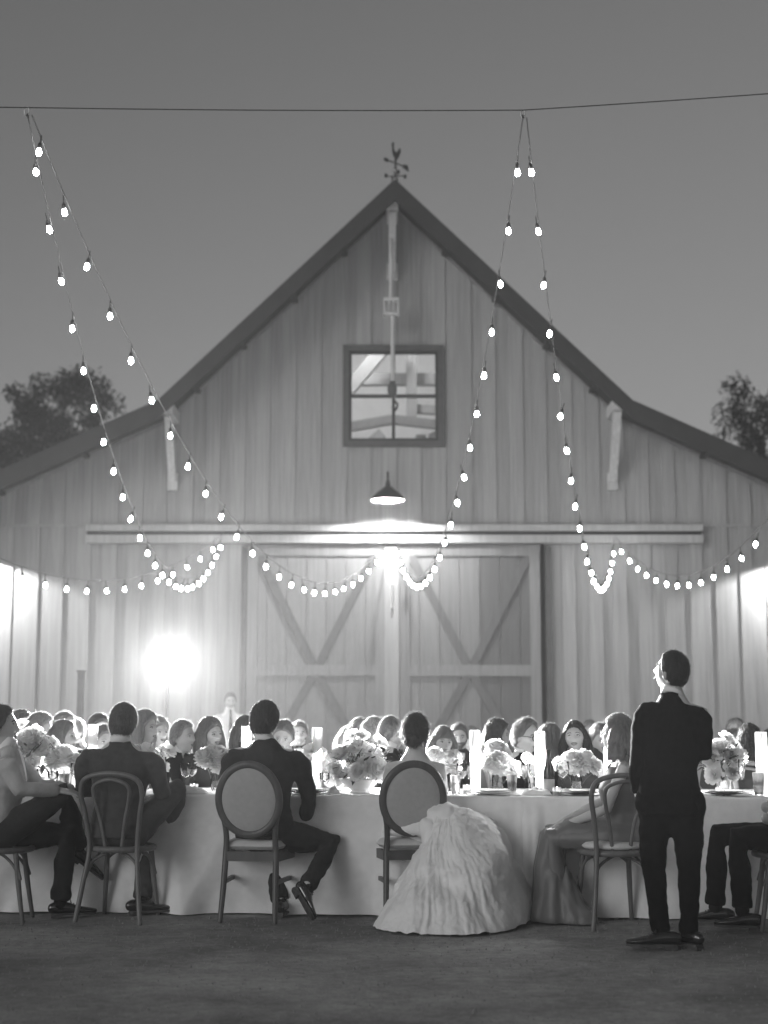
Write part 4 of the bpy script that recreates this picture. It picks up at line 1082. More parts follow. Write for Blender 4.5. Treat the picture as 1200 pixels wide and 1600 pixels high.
def louis(loc, rz, label, group='oval-backed chairs'):
    c = empty('oval_back_chair', loc, R(rz), label, 'chair', group)
    w = 'chair_wood'
    def back(a, r0=.198, r1=.222): # oval ring, leaning back
        x, z = r0 * math.cos(a), r1 * math.sin(a); return Vector((x, -.235 - (z + .222) * .17, .762 + z))
    ring = [back(a) for a in np.linspace(0, 2 * math.pi, 49)[:-1]]
    MB().tube(ring, [(.020, .025)] * 48, 10, side=(0, 1, 0), closed=True).build('back_frame', w, c, True)
    ring = [back(a, .178, .203) for a in np.linspace(0, 2 * math.pi, 49)[:-1]]
    for sy, nm in ((-1, 'back_panel'), (1, 'back_panel')):
        mb = MB(); ctr = Vector((0, -.235 - .222 * .17, .762)); vs_ = []; fs = []
        for q, dp in ((1, .006), (.9, .014), (.6, .020), (.3, .022)):
            vs_ += [ctr + (p - ctr) * q + Vector((0, sy * dp, 0)) for p in ring]
        for i in range(3):
            for k_ in range(48): fs.append((i * 48 + k_, i * 48 + (k_ + 1) % 48, (i + 1) * 48 + (k_ + 1) % 48, (i + 1) * 48 + k_))
        fs.append(tuple(3 * 48 + k_ for k_ in range(48)))
        mb.add(vs_, fs).build(nm, 'linen_pad', c, True)
    for s in (-1, 1):   # rear leg runs from the floor up into the oval
        pts = smooth_path([(s * .178, -.275, 0), (s * .170, -.235, .2), (s * .165, -.205, .40), (s * .160, -.208, .5), (s * .166, -.228, .60), (s * .185, -.250, .68)], 5)
        MB().tube(pts, [.0165 + .004 * math.sin(min(1, i / 16) * 2.6) for i in range(len(pts))], 9).build('leg', w, c, True)
        f = MB(); f.lathe([(.0, 0), (.013, 0), (.014, .02), (.012, .03), (.017, .05), (.024, .32), (.026, .34), (.020, .352), (.028, .362), (.028, .42), (0, .42)], seg=12)
        f.build('leg', w, c, True, loc=(s * .20, .205, 0))
        MB().beam((s * .172, -.23, .24), (s * .198, .2, .24), .022, .026, (0, 0, 1)).build('stretcher', w, c)
        MB().beam((s * .168, -.2, .40), (s * .21, .21, .40), .06, .034, (1, 0, 0)).build('apron', w, c)
    MB().beam((-.17, -.205, .40), (.17, -.205, .40), .06, .032, (0, 1, 0)).build('apron', w, c)
    MB().beam((-.215, .215, .40), (.215, .215, .40), .06, .032, (0, 1, 0)).build('apron', w, c)
    mb = MB(); nx, ny = 18, 18; vs_ = []; fs = []
    def cp(u, v, top):
        y = -.20 + .44 * v; hw = .185 + .045 * v; x = hw * (2 * u - 1)
        e = (1 - (2 * u - 1) ** 6) * (1 - (2 * v - 1) ** 6); e = max(e, 0) ** .45
        return (x, y, .462 + (.042 * e if top else -.030 * e))
    for top in (1, 0):
        for j in range(ny + 1):
            for i in range(nx + 1): vs_.append(cp(i / nx, j / ny, top))
    n1 = (nx + 1) * (ny + 1)
    for j in range(ny):
        for i in range(nx):
            a = j * (nx + 1) + i; fs.append((a, a + 1, a + nx + 2, a + nx + 1)); fs.append((n1 + a, n1 + a + nx + 1, n1 + a + nx + 2, n1 + a + 1))
    mb.add(vs_, fs).build('seat_cushion', 'seat_pad', c, True)
    return c
g_ = G(178, 1442); bentwood((g_.x + .0, g_.y + .25, 0), -10, 'bentwood chair with bare seat under the grey suit sitter at left')
bentwood((-2.47, 9.62, 0), -86, 'bentwood chair cut by the left edge')
g_ = G(397, 1441); louis((g_.x, g_.y + .27, 0), -9, 'oval-backed chair under the sitter with one foot tucked back')
g_ = G(634, 1436); louis((g_.x + .01, g_.y + .22, 0), 8, 'oval-backed chair half covered by the white gown')
bentwood((1.44, 9.44, 0), 10, 'bentwood chair with pale seat cushion under the satin dress wearer', True)
bentwood((2.50, 9.27, 0), 82, 'bentwood chair cut by the right edge')
g_ = W(1166, 1200, 11.75); bentwood((g_.x, 11.85, 0), -8, 'bentwood chair beyond the table at right')
# ------------------------------------------------------------------ the near side of the table, seen from behind
SUIT2 = dict(kind='suit', m='suit_grey', tie=None); GSUIT = dict(kind='suit', m='suit_dark', tie=None)
NG = 'people on the near side of the table'
# man on the bentwood chair, leg crossed
J = dict(pelvis=(0, .02, .57), chest=(.01, .04, .86), shL=(-.215, .03, 1.075), shR=(.215, .05, 1.055), head=(.01, .07, 1.235),
         elL=(-.27, .12, .80), wrL=(-.12, .36, .82), elR=(.275, .10, .79), wrR=(.20, .34, .80),
         hipL=(-.08, .03, .53), hipR=(.1, .03, .54), knL=(.12, .42, .52), anL=(.13, .22, .10), knR=(.33, .30, .80), anR=(.26, .40, .42))
t, _ = make_person('person in grey suit seen from behind on bentwood chair, legs crossed', (-1.735, 9.68, 0), -4, J, dict(yaw=-6, roll=3, s=1.03), SUIT2, 'skin', H('short', .020, 'hair_brown', fz=.6), True, NG, False, 50)
add_shoe(t, (.06, .16, .022), (.32, .27, .022))
add_shoe(t, (.24, .38, .36), (.36, .50, .15), (.5, .4, .5))
# man at far left, leaning on the table, knee up
J = dict(pelvis=(0, 0, .57), chest=(0, .03, .86), shL=(-.19, .06, 1.03), shR=(.19, .05, 1.03), head=(.0, .0, 1.225),
         elL=(-.20, .22, .82), wrL=(-.06, .40, .82), elR=(.20, .16, .83), wrR=(.10, .38, .815),
         hipL=(-.09, .02, .52), hipR=(.09, .02, .53), knL=(-.06, .44, .52), anL=(-.02, .41, .11), knR=(.02, .42, .79), anR=(-.16, .50, .44))
t, _ = make_person('person in pale jacket and dark trousers cut by the left edge, knee crossed', (-2.50, 9.66, 0), -84, J, dict(yaw=0, pitch=4, handR=((-.3, 1, -.1), (.3, .1, 1), .3)), dict(kind='suit', m='suit_pale', tm='suit_dark', tie=None), 'skin', H('short', .02, 'hair_dark'), True, NG, True, 51)
add_shoe(t, (-.02, .36, .022), (-.06, .64, .022)); add_shoe(t, (-.14, .46, .38), (-.20, .66, .22))
# man on the oval-backed chair, foot tucked back
J = dict(pelvis=(.03, .03, .57), chest=(.02, .05, .86), shL=(-.195, .03, 1.08), shR=(.225, .06, 1.06), head=(.01, .08, 1.245),
         elL=(-.245, .12, .79), wrL=(-.10, .34, .80), elR=(.305, .10, .775), wrR=(.27, .24, .56),
         hipL=(-.06, .04, .53), hipR=(.12, .03, .53), knL=(.02, .44, .52), anL=(.12, .10, .10), knR=(.46, .10, .46), anR=(.315, -.16, .225))
t, _ = make_person('person in dark suit seen from behind, right foot tucked back on its toe', (-.80, 9.72, 0), 0, J, dict(yaw=-24, pitch=-3, s=1.04, handR=((.1, .3, -1), (1, 0, .1), .4)), dict(GSUIT, legw=.95), 'skin', H('short', .024, 'hair_dark', part=-.3, fz=.6), True, NG, True, 52)
add_shoe(t, (.235, -.19, .205), (.355, -.262, -.005 + .03), (.75, .35, .50))
add_shoe(t, (.12, .02, .022), (.19, .28, .022))
# woman in the white gown
BO = Vector((.165, 9.86, 0))
J = dict(pelvis=(.03, .0, .57), chest=(.045, .02, .82), shL=(-.12, .03, .990), shR=(.21, .04, .985), head=(.045, .07, 1.172),
         elL=(-.16, .16, .76), wrL=(-.04, .36, .82), elR=(.24, .18, .76), wrR=(.12, .38, .82),
         hipL=(-.08, .02, .53), hipR=(.13, .02, .53), knL=(-.1, .42, .52), anL=(-.1, .42, .1), knR=(.16, .42, .52), anR=(.16, .42, .1))
t, M_ = make_person('person in strapless white gown seated with back turned', BO, 0, J, dict(yaw=-14, pitch=-2, s=.97, fem=1), dict(kind='dress', m='gown', strapless=True, neck=.12), 'skin', H('updo', .024, 'hair_dark', bun=True, fz=1.7), True, NG, True, 53)
for sx in (-1, 1): MB().ell(M_ @ Vector((sx * .080, .004, -.045)), (.004, .004, .012)).build('earring', 'steel', t, True)
# loose curls at the temples and nape
c = MB()
for k in range(10):
    a = random.uniform(-2.4, 2.4); q = Vector((.078 * math.sin(a + math.pi), .085 * math.cos(a + math.pi), -.03)); L_ = random.uniform(.05, .10)
    c.tube([M_ @ (q + Vector((.008 * math.sin(u * 7 + k), .006 * math.cos(u * 6 + k), -L_ * u))) for u in np.linspace(0, 1, 8)], [.003 * (1 - .7 * u) for u in np.linspace(0, 1, 8)], 5)
c.build('loose_curls', 'hair_dark', t, True)
# the skirt: falls over the right of the seat and spreads on the ground
def gown_skirt():
    # ground outline of the hem, counter-clockwise from the left point (world), and the ring it falls from
    hem = [G(583, 1449), G(606, 1456), G(640, 1462), G(690, 1465), G(740, 1464), G(780, 1458), G(815, 1447), G(842, 1432), G(852, 1420), W(846, 1405, 10.0), Vector((.75, 10.02, .0)), Vector((.45, 10.02, 0)), Vector((.30, 9.95, .0)), Vector((.12, 9.6, .0)), Vector((.0, 9.35, .0))]
    for q in hem: q.z = .006
    hem[9] = Vector((1.02, 9.85, .006))
    n = 330; hp = smooth_path(hem + [hem[0]], 30); m_ = len(hp)
    hp = [hp[int(i * (m_ - 1) / n)] for i in range(n)]
    topc = Vector((.395, 9.60, .690))
    rows = 90; vs_ = []
    for j in range(rows + 1):
        v = j / rows
        for i in range(n):
            a = 2 * math.pi * i / n; b = hp[i]
            d = Vector((b.x - topc.x, b.y - topc.y, 0))
            rt = d.normalized()
            # ring at the top
            p0 = topc + Vector((rt.x * .10, rt.y * .10, 0))
            # convex outline on the right, hollow on the left
            right = 0.5 + 0.5 * rt.x; front = max(0, -rt.y)
            bulge = .55 * right ** 1.5 + .18 * front - .95 * (1 - right) ** 1.6
            hv = v ** (1.0 - .45 * bulge) if bulge > 0 else v ** (1 - bulge * .8)
            zv = (1 - v ** (1.15 + 1.1 * max(bulge, 0))) * topc.z
            x = p0.x + (b.x - p0.x) * hv; y = p0.y + (b.y - p0.y) * hv
            # irregular folds: they wander sideways, merge and fade
            arc = i / n * 40
            w1 = noise.noise(Vector((arc * .18, v * 1.6, 2.2))) * 2.2
            f1 = noise.noise(Vector((arc * .34 + w1, v * 1.1, 1.7))); f1 = 1 - 2 * abs(f1) * 1.3
            f2_ = noise.noise(Vector((arc * .8 + w1 * 1.7, v * 2.4, 5.1)))
            big = noise.noise(Vector((x * 3.1, y * 3.1, zv * 3.4)))
            fold = .13 * f1 + .09 * (1 - 2.2 * abs(f2_)) + .8 * big + .75 * noise.noise(Vector((arc * .17 + v * .9, v * .7, 12.3))) + .22 * (1 - 3 * abs(noise.noise(Vector((arc * .22 - v * .8, v * .5, 31.0))))) - .25 + .10 * noise.noise(Vector((arc * 2.1 + w1 * 3, v * 5, 8.0)))
            amp = (.014 + .085 * v ** .8) * (1 - .45 * v ** 8)
            cr = noise.noise(Vector((x * 9, y * 9, zv * 9))) * .012 + abs(noise.noise(Vector((x * 22, y * 22, zv * 16)))) * .010 + abs(noise.noise(Vector((x * 50, y * 50, zv * 40)))) * .004
            o_ = fold * amp + cr
            o_ += -.055 * math.exp(-((x - .40) / .08) ** 2 - ((zv - .26) / .06) ** 2) + .03 * math.exp(-((x - .40) / .12) ** 2 - ((zv - .35) / .035) ** 2)
            x += rt.x * o_; y += rt.y * o_; z = zv + .35 * o_ * (1 - v) + .006 + .5 * max(0, cr) + (.028 * max(0, noise.noise(Vector((arc * .8, 3, 0)))) * v ** 6)
            vs_.append(Vector((x, y, max(z, .004))) - BO)
    fs = [(j * n + i, j * n + (i + 1) % n, (j + 1) * n + (i + 1) % n, (j + 1) * n + i) for j in range(rows) for i in range(n)]
    top = len(vs_); vs_.append(topc + Vector((0, 0, .035)) - BO)
    fs += [(top, (i + 1) % n, i) for i in range(n)]
    return MB().add(vs_, fs)
gown_skirt().build('gown_skirt', 'gown', t, True)
# gathered folds where the skirt leaves the chair
mb = MB()
P0 = Vector((.30, 9.56, .52)) - BO
mb.tube([P0 + Vector((-.03, -.03, .08)), P0 + Vector((.0, -.06, .03)), P0 + Vector((.02, -.08, -.06)), P0 + Vector((.0, -.06, -.16))], [.05, .07, .075, .05], 12)
mb.tube([P0 + Vector((.02, -.0, .15)), P0 + Vector((.1, -.05, .15)), P0 + Vector((.16, -.1, .02))], [.05, .07, .06], 12)
mb.tube([P0 + Vector((-.05, .2, .03)), P0 + Vector((.08, .12, .12)), P0 + Vector((.14, -.0, .12))], [.09, .11, .09], 12)
mb.tube([P0 + Vector((-.28, .12, .03)), P0 + Vector((-.18, .10, .05)), P0 + Vector((-.05, .1, .05))], [.035, .045, .06], 12)
me = remesh(mb, .011, 5); wrinkle(me, .012, 14, (1, 1, .5), 3); wrinkle(me, .005, 40, (1, 1, .6), 1); link('gown_gathers', mset(me, 'gown'), t)
# woman in satin, hands folded on her knee
J = dict(pelvis=(0, .02, .57), chest=(0, .03, .82), shL=(-.16, -.005, 1.0), shR=(.16, .02, 1.0), head=(.0, .045, 1.168),
         elL=(-.215, .10, .715), wrL=(-.085, .345, .615), elR=(.17, .16, .74), wrR=(.00, .385, .625),
         hipL=(-.09, .02, .53), hipR=(.09, .02, .53), knL=(-.08, .46, .52), anL=(-.07, .42, .09), knR=(.08, .48, .53), anR=(.08, .44, .09))
SO = Vector((1.545, 9.51, 0))
t, _ = make_person('person in sleeveless satin dress seated sideways, hands folded on knee', SO, 76, J, dict(yaw=-6, pitch=9, s=.97, fem=1, smile=.6, handL=((.15, .9, -.35), (-.5, .2, .8), .7), handR=((-.4, .8, -.4), (.2, .4, .9), .6), look=(0, .3), glasses=True), dict(kind='dress', m='satin', skirt=True, neck=.09), 'skin', H('bob', .024, 'hair_blond', length=.18, wave=.016, volume=.95), True, NG, True, 54)
mb = MB()
mb.tube([(0, .10, .55), (0, .34, .555), (0, .47, .50), (.0, .50, .34), (.0, .47, .16), (-.01, .46, .02)], [(.17, .105), (.165, .10), (.155, .10), (.16, .10), (.19, .14), (.22, .19)], 20, side=(1, 0, 0))
mb.tube([(-.06, .44, .3), (-.10, .36, .1), (-.12, .30, .01)], [.08, .10, .12], 12)
me = remesh(mb, .011, 4)
co = get_co(me); no = get_no(me); dsp = np.array([.016 * noise.noise(Vector((math.atan2(c[0], c[1] - .42) * 3.2 + c[2], c[2] * 2.0, 2))) + .008 * noise.noise(Vector((c[0] * 22, c[1] * 22, c[2] * 4))) for c in co])
set_co(me, co + no * dsp[:, None] * np.clip((.62 - co[:, 2:3]) * 4, .2, 1.5)); co = get_co(me); co[:, 2] = np.maximum(co[:, 2], .006); set_co(me, co)
link('skirt', mset(me, 'satin'), t)
# standing man giving the toast
g_ = G(1047, 1482)
J = dict(pelvis=(.025, .01, .86), chest=(.045, .02, 1.15), shL=(-.085, .09, 1.365), shR=(.195, -.06, 1.345), head=(.055, .03, 1.535),
         elL=(-.135, .10, 1.085), wrL=(-.140, .13, .86), elR=(.215, -.03, 1.08), wrR=(.12, .20, 1.12),
         hipL=(-.055, .05, .80), hipR=(.105, -.02, .80), knL=(-.070, .06, .44), knR=(.120, .0, .44), anL=(-.045, .02, .085), anR=(.108, .02, .085))
t, M_ = make_person('person in black suit standing with back turned, one hand in pocket', (g_.x, g_.y, 0), 0, J, dict(yaw=50, pitch=20, roll=-7, s=.97, handL=((0.1, .25, -1), (-1, .2, .1), .6), handR=((-.6, .6, .4), (.6, .6, .2), 1.1)), dict(kind='suit', m='suit_black', tie=None, hem=.065, legw=.9, g=.97, collar=.036), 'skin', H('crop', .016, 'hair_dark', fz=.5), True, None, True, 55)
mk = MB(); mk.tube([(.02, .30, 1.10), (.0, .33, 1.25)], [.014, .018], 10); mk.ell((-.003, .335, 1.28), (.026, .026, .032))
add_shoe(t, (.03, -.035, .022), (-.245, .00, .022)); add_shoe(t, (.155, -.055, .022), (.005, .15, .022))
mic = empty('microphone', (g_.x, g_.y, 0), 0, 'handheld microphone held before the standing person', 'microphone')
mk.build('handle', 'dark_metal', mic, True)
# man at the right edge
J = dict(pelvis=(0, 0, .57), chest=(0, -.04, .84), shL=(-.19, -.07, 1.02), shR=(.19, -.07, 1.02), head=(.0, -.04, 1.22),
         elL=(-.25, .10, .80), wrL=(-.02, .20, .74), elR=(.25, .04, .78), wrR=(.0, .20, .68),
         hipL=(-.09, .0, .53), hipR=(.09, .0, .53), knL=(-.11, .41, .55), anL=(-.11, .40, .13), knR=(.11, .52, .55), anR=(.11, .55, .12))
t, _ = make_person('person in grey shirt and belt cut by the right edge, dark trousers', (2.60, 9.22, 0), 80, J, dict(), dict(kind='shirt', m='shirt_grey', tm='suit_black'), 'skin', H('short', .02, 'hair_dark'), True, NG, True, 56)
b = MB(); b.tube([Vector((.158 * math.cos(a), .13 * math.sin(a), .60)) for a in np.linspace(0, 2 * math.pi, 33)[:-1]], [(.018, .006)] * 32, 8, side=(0, 0, 1), closed=True); b = b.build('belt', 'shoe', t, True)
MB().tube([Vector((-.06 + .022 * math.cos(a), .135, .60 + .018 * math.sin(a))) for a in np.linspace(0, 2 * math.pi, 17)[:-1]], .004, 6, closed=True).build('buckle', 'steel', b, True)
add_shoe(t, (-.12, .30, .022), (-.10, .57, .022)); add_shoe(t, (.11, .46, .022), (.13, .74, .022))
# ================================================================== TABLE
TA = math.atan(-.075); TO = Vector((0, 9.86, 0)); TZ = .768
def TL(x, y, z=0.0): # table coordinates -> world
    return Vector((TO.x + x * math.cos(TA) - y * math.sin(TA), TO.y + x * math.sin(TA) + y * math.cos(TA), z))
def TP(px, depth):   # point on the table whose picture column is px, `depth` metres behind the front edge
    u = (px - 600) / FPX / math.cos(PITCH) * 1.0
    x = u * TO.y
    for _ in range(6):
        q = TL(x, depth); pj = q.x / q.y * math.cos(PITCH) ** -1; x += (u * math.cos(PITCH) ** 0 - q.x / q.y / 1.0 * 1.0) * TO.y * .9
    return x
def cloth_panel(x0, x1, label, seed, corner=None, lift0=0.0):
    o = empty('tablecloth', TL((x0 + x1) / 2, .5, 0), TA, label, 'tablecloth', 'linen cloths on the long table')
    mid = (x0 + x1) / 2; D = 1.08
    nx = int((x1 - x0) / .018); vs_ = []; rowsz = 40
    prof = [(D + .03, TZ - .01, -1), (D + .012, TZ * .5, -1)]   # (depth y, drop): back drop, top, front drop
    for i in range(14): prof.append((D - D * i / 13 * (1 - .022 / D), 0.0, 0))
    for a in np.linspace(.2, 1, 5): prof.append((.022 * (1 - math.sin(a * math.pi / 2)), .022 * (1 - math.cos(a * math.pi / 2)), 0))
    for k in range(1, rowsz + 1): prof.append((0, .022 + (TZ - .026) * k / rowsz, k / rowsz))
    for (yy, dr, v) in prof:
        back = v < 0; v = max(v, 0)
        for i in range(nx + 1):
            x = x0 + (x1 - x0) * i / nx
            f = noise.noise(Vector((x * 1.9, seed, v * .35))) * .7 + .5 * noise.noise(Vector((x * 4.3 + .8 * v, seed + 3, v * .6)))
            f2 = noise.noise(Vector((x * 1.3 + v * 1.8, v * 2.2, seed + 7))) * .35
            o_ = (v ** 1.05) * (.034 + .11 * max(0, f) + .06 * f + .03 * max(0, noise.noise(Vector((x * 7.5, seed + 9, v * .8))))) + f2 * .018 * math.sin(v * 3.1)
            o_ += v ** .8 * .075 * max(0, 1 - 3.2 * abs(noise.noise(Vector((x * 1.15 + .25 * v, seed + 21, v * .25))))) +   .03 * v ** .5 * max(0, 1 - 4 * abs(noise.noise(Vector((x * 2.6 - .5 * v, seed + 33, v * .5)))))
            if corner is not None:   # bunched folds at the free corner
                dx = abs(x - corner); o_ += v ** .6 * .05 * math.exp(-(dx / .16) ** 2) * (1 + .8 * math.sin(dx * 52)) * (1 if dx < .5 else 0)
            o_ *= .72
            z = TZ - dr + (.0015 * noise.noise(Vector((x * 5, yy * 5, seed))) if v == 0 else 0)
            lift = .003 * max(0, noise.noise(Vector((x * 2.2, 11, seed)))) * v ** 4
            vs_.append((x - mid, yy - .5 - o_ - v * .004, max(z + lift, .004)))
    w = nx + 1
    fs = [(j * w + i, j * w + i + 1, (j + 1) * w + i + 1, (j + 1) * w + i) for j in range(len(prof) - 1) for i in range(nx)]
    MB().add(vs_, fs).build('cloth', 'cloth_linen', o, True)
    return o
def xcol(px, depth=.05):
    """table x of the picture column px at a given depth"""
    x = (px - 600) / 2308 * 9.9
    for _ in range(8):
        q = TL(x, depth, .8); d_ = q - Vector((0, 0, CAM_H)); zc = d_.y * math.cos(PITCH) + d_.z * math.sin(PITCH)
        x += (px - (600 + FPX * d_.x / zc)) / FPX * zc
    return x
XS = xcol(822)
cloth_panel(-6.2, XS - .004, 'long pale linen cloth hanging to the ground, left part of table', 1.3, XS)
cloth_panel(XS - .03, 5.6, 'pale linen cloth from the seam right of the gown', 4.4, XS + .03, .008)
TBZ = TZ + .002

# ------------------------------------------------------------------ flowers
def petal_ring(mb, n, r, tilt, L_, w, z0, rs, cup=.3, mi=0, jit=.15):
    for k in range(n):
        a = 2 * math.pi * (k + rs.uniform(-jit, jit)) / n; tl = tilt + rs.gauss(0, .10)
        rad = Vector((math.cos(a), math.sin(a), 0)); tn = Vector((-math.sin(a), math.cos(a), 0)); up = Vector((0, 0, 1))
        d = rad * math.cos(tl) + up * math.sin(tl); nr_ = up * math.cos(tl) - rad * math.sin(tl)
        b = rad * r + up * z0; l = L_ * rs.uniform(.85, 1.12); ww = w * rs.uniform(.85, 1.1)
        vs_ = [b - tn * ww * .25, b + tn * ww * .25, b + d * l * .55 - tn * ww * .5 + nr_ * l * cup * .25, b + d * l * .55 + nr_ * 0.0, b + d * l * .55 + tn * ww * .5 + nr_ * l * cup * .25,
               b + d * l * .95 - tn * ww * .33 + nr_ * l * cup * .5, b + d * l + nr_ * l * cup * .42, b + d * l * .95 + tn * ww * .33 + nr_ * l * cup * .5]
        mb.add(vs_, [(0, 1, 3), (0, 3, 2), (1, 4, 3), (2, 3, 6, 5), (3, 4, 7, 6)], mi)
rsf = random.Random(21)
def bloom_pom(rs):   # dense ruffled ball (dahlia / hydrangea), radius ~ .07, looks along +Z
    mb = MB(); mb.ell((0, 0, .03), (.048, .048, .042), None, 10, 6)
    for i, tl in enumerate(np.linspace(-.9, 1.35, 8)):
        n = int(16 * math.cos(tl * .8) + 5); petal_ring(mb, n, .030 * math.cos(tl), tl, .045, .026, .03 + .025 * math.sin(tl), rs, .5)
    return mb.mesh('bloom', 'petal', True)
def bloom_open(rs, m='petal', n=2, c='petal_grey'):
    mb = MB(); mb.ell((0, 0, .012), (.012, .012, .010), None, 8, 5, mi=1)
    for i in range(n): petal_ring(mb, 7 + i * 2, .008, .15 + .35 * (n - 1 - i), .055 + .004 * i, .045, .004, rs, .4)
    return mb.mesh('bloom', [m, c], True)
def bloom_rose(rs, m='petal'):
    mb = MB(); mb.ell((0, 0, .02), (.018, .018, .024), None, 8, 6)
    for i in range(4): petal_ring(mb, 5 + i, .010 + .006 * i, 1.25 - .28 * i, .045, .046, .0 + .004 * (3 - i), rs, .5)
    return mb.mesh('bloom', m, True)
def bloom_small(rs):
    mb = MB(); mb.ell((0, 0, .006), (.006, .006, .005), None, 6, 4, mi=1); petal_ring(mb, 5, .003, .4, .024, .02, .002, rs, .3); return mb.mesh('bloom', ['petal', 'petal_grey'], True)
POM = [bloom_pom(rsf) for _ in range(3)]; OPEN = [bloom_open(rsf), bloom_open(rsf, n=3)]; ROSE = [bloom_rose(rsf), bloom_rose(rsf, 'petal_grey')]; SMALL = [bloom_small(rsf)]
lm = MB(); 
for s_, y in ((0, 0), (1, .25), (-1, .5)): pass
lm.add([(0, 0, 0), (.012, .03, .004), (0, .07, .002), (-.012, .03, .004), (0, .03, -.002)], [(0, 1, 4), (0, 4, 3), (1, 2, 4), (4, 2, 3)])
LEAF = lm.mesh('leaf', 'leaf')
def aim(d, spin=0): return Vector(d).normalized().to_track_quat('Z', 'Y').to_euler()
def put_bloom(t, me, p, d, s): return link('bloom', me, t, p, aim(d), (s, s, s))
def stems(t, ends, base, r=.002, m='stem'):
    mb = MB()
    for e in ends:
        e = Vector(e); b = Vector(base) + Vector((rsf.gauss(0, .012), rsf.gauss(0, .012), 0)); mid = (e + b) / 2 + Vector((0, 0, .015)); mb.tube([b, mid, e], r, 5)
    return mb.build('stems', m, t, True)
def leaves(t, n, c, rad, s=(0.8, 1.5)):
    for i in range(n):
        d = Vector((rsf.gauss(0, 1), rsf.gauss(0, 1), rsf.gauss(0, .7))).normalized(); p = Vector(c) + Vector((d.x * rad[0], d.y * rad[1], d.z * rad[2])) * rsf.uniform(.6, 1.05)
        o = link('leaf', LEAF, t, p, (d + Vector((rsf.gauss(0, .5),) * 3)).normalized().to_track_quat('Y', 'Z').to_euler()); k = rsf.uniform(*s); o.scale = (k, k, k)
def vase_glass(t, h_=.12, r=.045, name='vase', m='clear_glass', wat=.6):
    v = MB().lathe([(0, .006), (r * .8, .006), (r * .95, h_ * .3), (r, h_), (r * .95, h_), (r * .9, h_ * .3), (r * .7, .012), (0, .012)], seg=18).build(name, m, t, True)
    MB().lathe([(0, .013), (r * .72, .013), (r * .87, h_ * .3), (r * .88, h_ * wat), (0, h_ * wat)], seg=18).build('water', 'water_glass', v, True)
    return v
def pom_vase(px, depth, blooms, label, vh=.12, vr=.042, vase=True):
    """blooms: (px, py, radius px) in the photograph, all at the vase's depth"""
    b = TL(xcol(px, depth), depth, TBZ)
    t = empty('flower_vase', b, 0, label, 'flowers', 'white blooms in glass vases')
    ends = []
    for (bx, by, br) in blooms:
        dy = rsf.uniform(-.04, .04); q = W(bx, by, b.y + dy) - b; sc_ = br / (2308 / b.y) / .072
        d = (q - Vector((0, 0, q.z - .10))); put_bloom(t, rsf.choice(POM), q - d.normalized() * .03 * sc_, (d.x, d.y - .05, .12), sc_); ends.append(q - Vector((0, 0, .03)))
    if vase: vase_glass(t, vh, vr)
    stems(t, ends, (0, 0, .015), .0028); return t
pom_vase(97, .42, [(84, 1188, 17), (103, 1184, 20), (118, 1190, 15), (96, 1176, 13)], 'puffy white blooms in a vase left of the bentwood chair sitter')
pom_vase(225, .55, [(213, 1174, 12), (228, 1172, 13), (241, 1180, 11)], 'pale blooms right of the bentwood chair sitter')
pom_vase(338, .40, [(320, 1184, 17), (340, 1182, 19), (357, 1188, 16), (342, 1195, 14), (330, 1175, 13)], 'puffy white blooms left of the oval chair sitter')
pom_vase(700, .35, [(679, 1181, 15), (702, 1194, 21), (709, 1184, 14)], 'two round white blooms just right of the gown wearer')
pom_vase(778, .38, [(764, 1193, 15), (783, 1194, 19), (801, 1203, 17), (776, 1184, 12)], 'cluster of puffy white blooms before the guest in glasses')
pom_vase(901, .36, [(876, 1195, 14), (894, 1190, 19), (913, 1189, 19), (929, 1198, 14), (903, 1200, 15)], 'wide cluster of white blooms before the long haired guest', .13, .04)
pom_vase(831, .50, [(823, 1184, 9), (836, 1188, 8)], 'two small white blooms beside the tall candle cylinder', .1, .025)
def big_arr(px, depth, top, half, nb, label, kind='bowl', seed=3, leafn=60, rise=0.0):
    rs = random.Random(seed); b = TL(xcol(px, depth), depth, TBZ)
    t = empty('flower_arrangement', b, 0, label, 'flowers', 'large mixed arrangements')
    if kind == 'bowl':
        MB().lathe([(0, .0), (.07, .0), (.075, .012), (.06, .02), (.10, .045), (.14, .09), (.146, .10), (.138, .098), (.09, .045), (0, .03)], seg=28).build('bowl', 'ceramic', t, True); vz = .09
    else:
        vase_glass(t, .13, .05, 'bucket_vase', 'hurricane_glass'); vz = .12
    ends = []
    for i in range(nb):
        a = rs.uniform(0, 2 * math.pi); e = rs.uniform(-.25, 1.35); ra = half * (.72 + .3 * rs.random())
        d = Vector((math.cos(a) * math.cos(e), .75 * math.sin(a) * math.cos(e), math.sin(e)))
        q = Vector((0, 0, vz + .03)) + Vector((d.x * ra, d.y * ra * .7, max(-.02, d.z * (top - vz - .05) * rs.uniform(.75, 1.05))))
        u = rs.random()
        me = rs.choice(OPEN) if u < .45 else (ROSE[0] if u < .66 else (ROSE[1] if u < .74 else (rs.choice(POM) if u < .84 else SMALL[0])))
        put_bloom(t, me, q, (d.x, d.y - .35, d.z + .25), rs.uniform(.72, 1.15)); ends.append(q)
    for i in range(7):
        a = rs.uniform(-1, 1); q = Vector((a * half * .95, rs.uniform(-.08, .08), vz + (top - vz) * (1.05 + .18 * rs.random()) * (1 - .3 * abs(a)))); put_bloom(t, SMALL[0] if i % 3 else OPEN[0], q, (a, -.5, .7), rs.uniform(.8, 1.1)); ends.append(q)
    stems(t, ends, (0, 0, vz - .03), .0022)
    old = rsf.getstate(); leaves(t, leafn, (0, 0, vz + (top - vz) * .4), (half * .95, half * .6, (top - vz) * .55)); rsf.setstate(old)
    return t
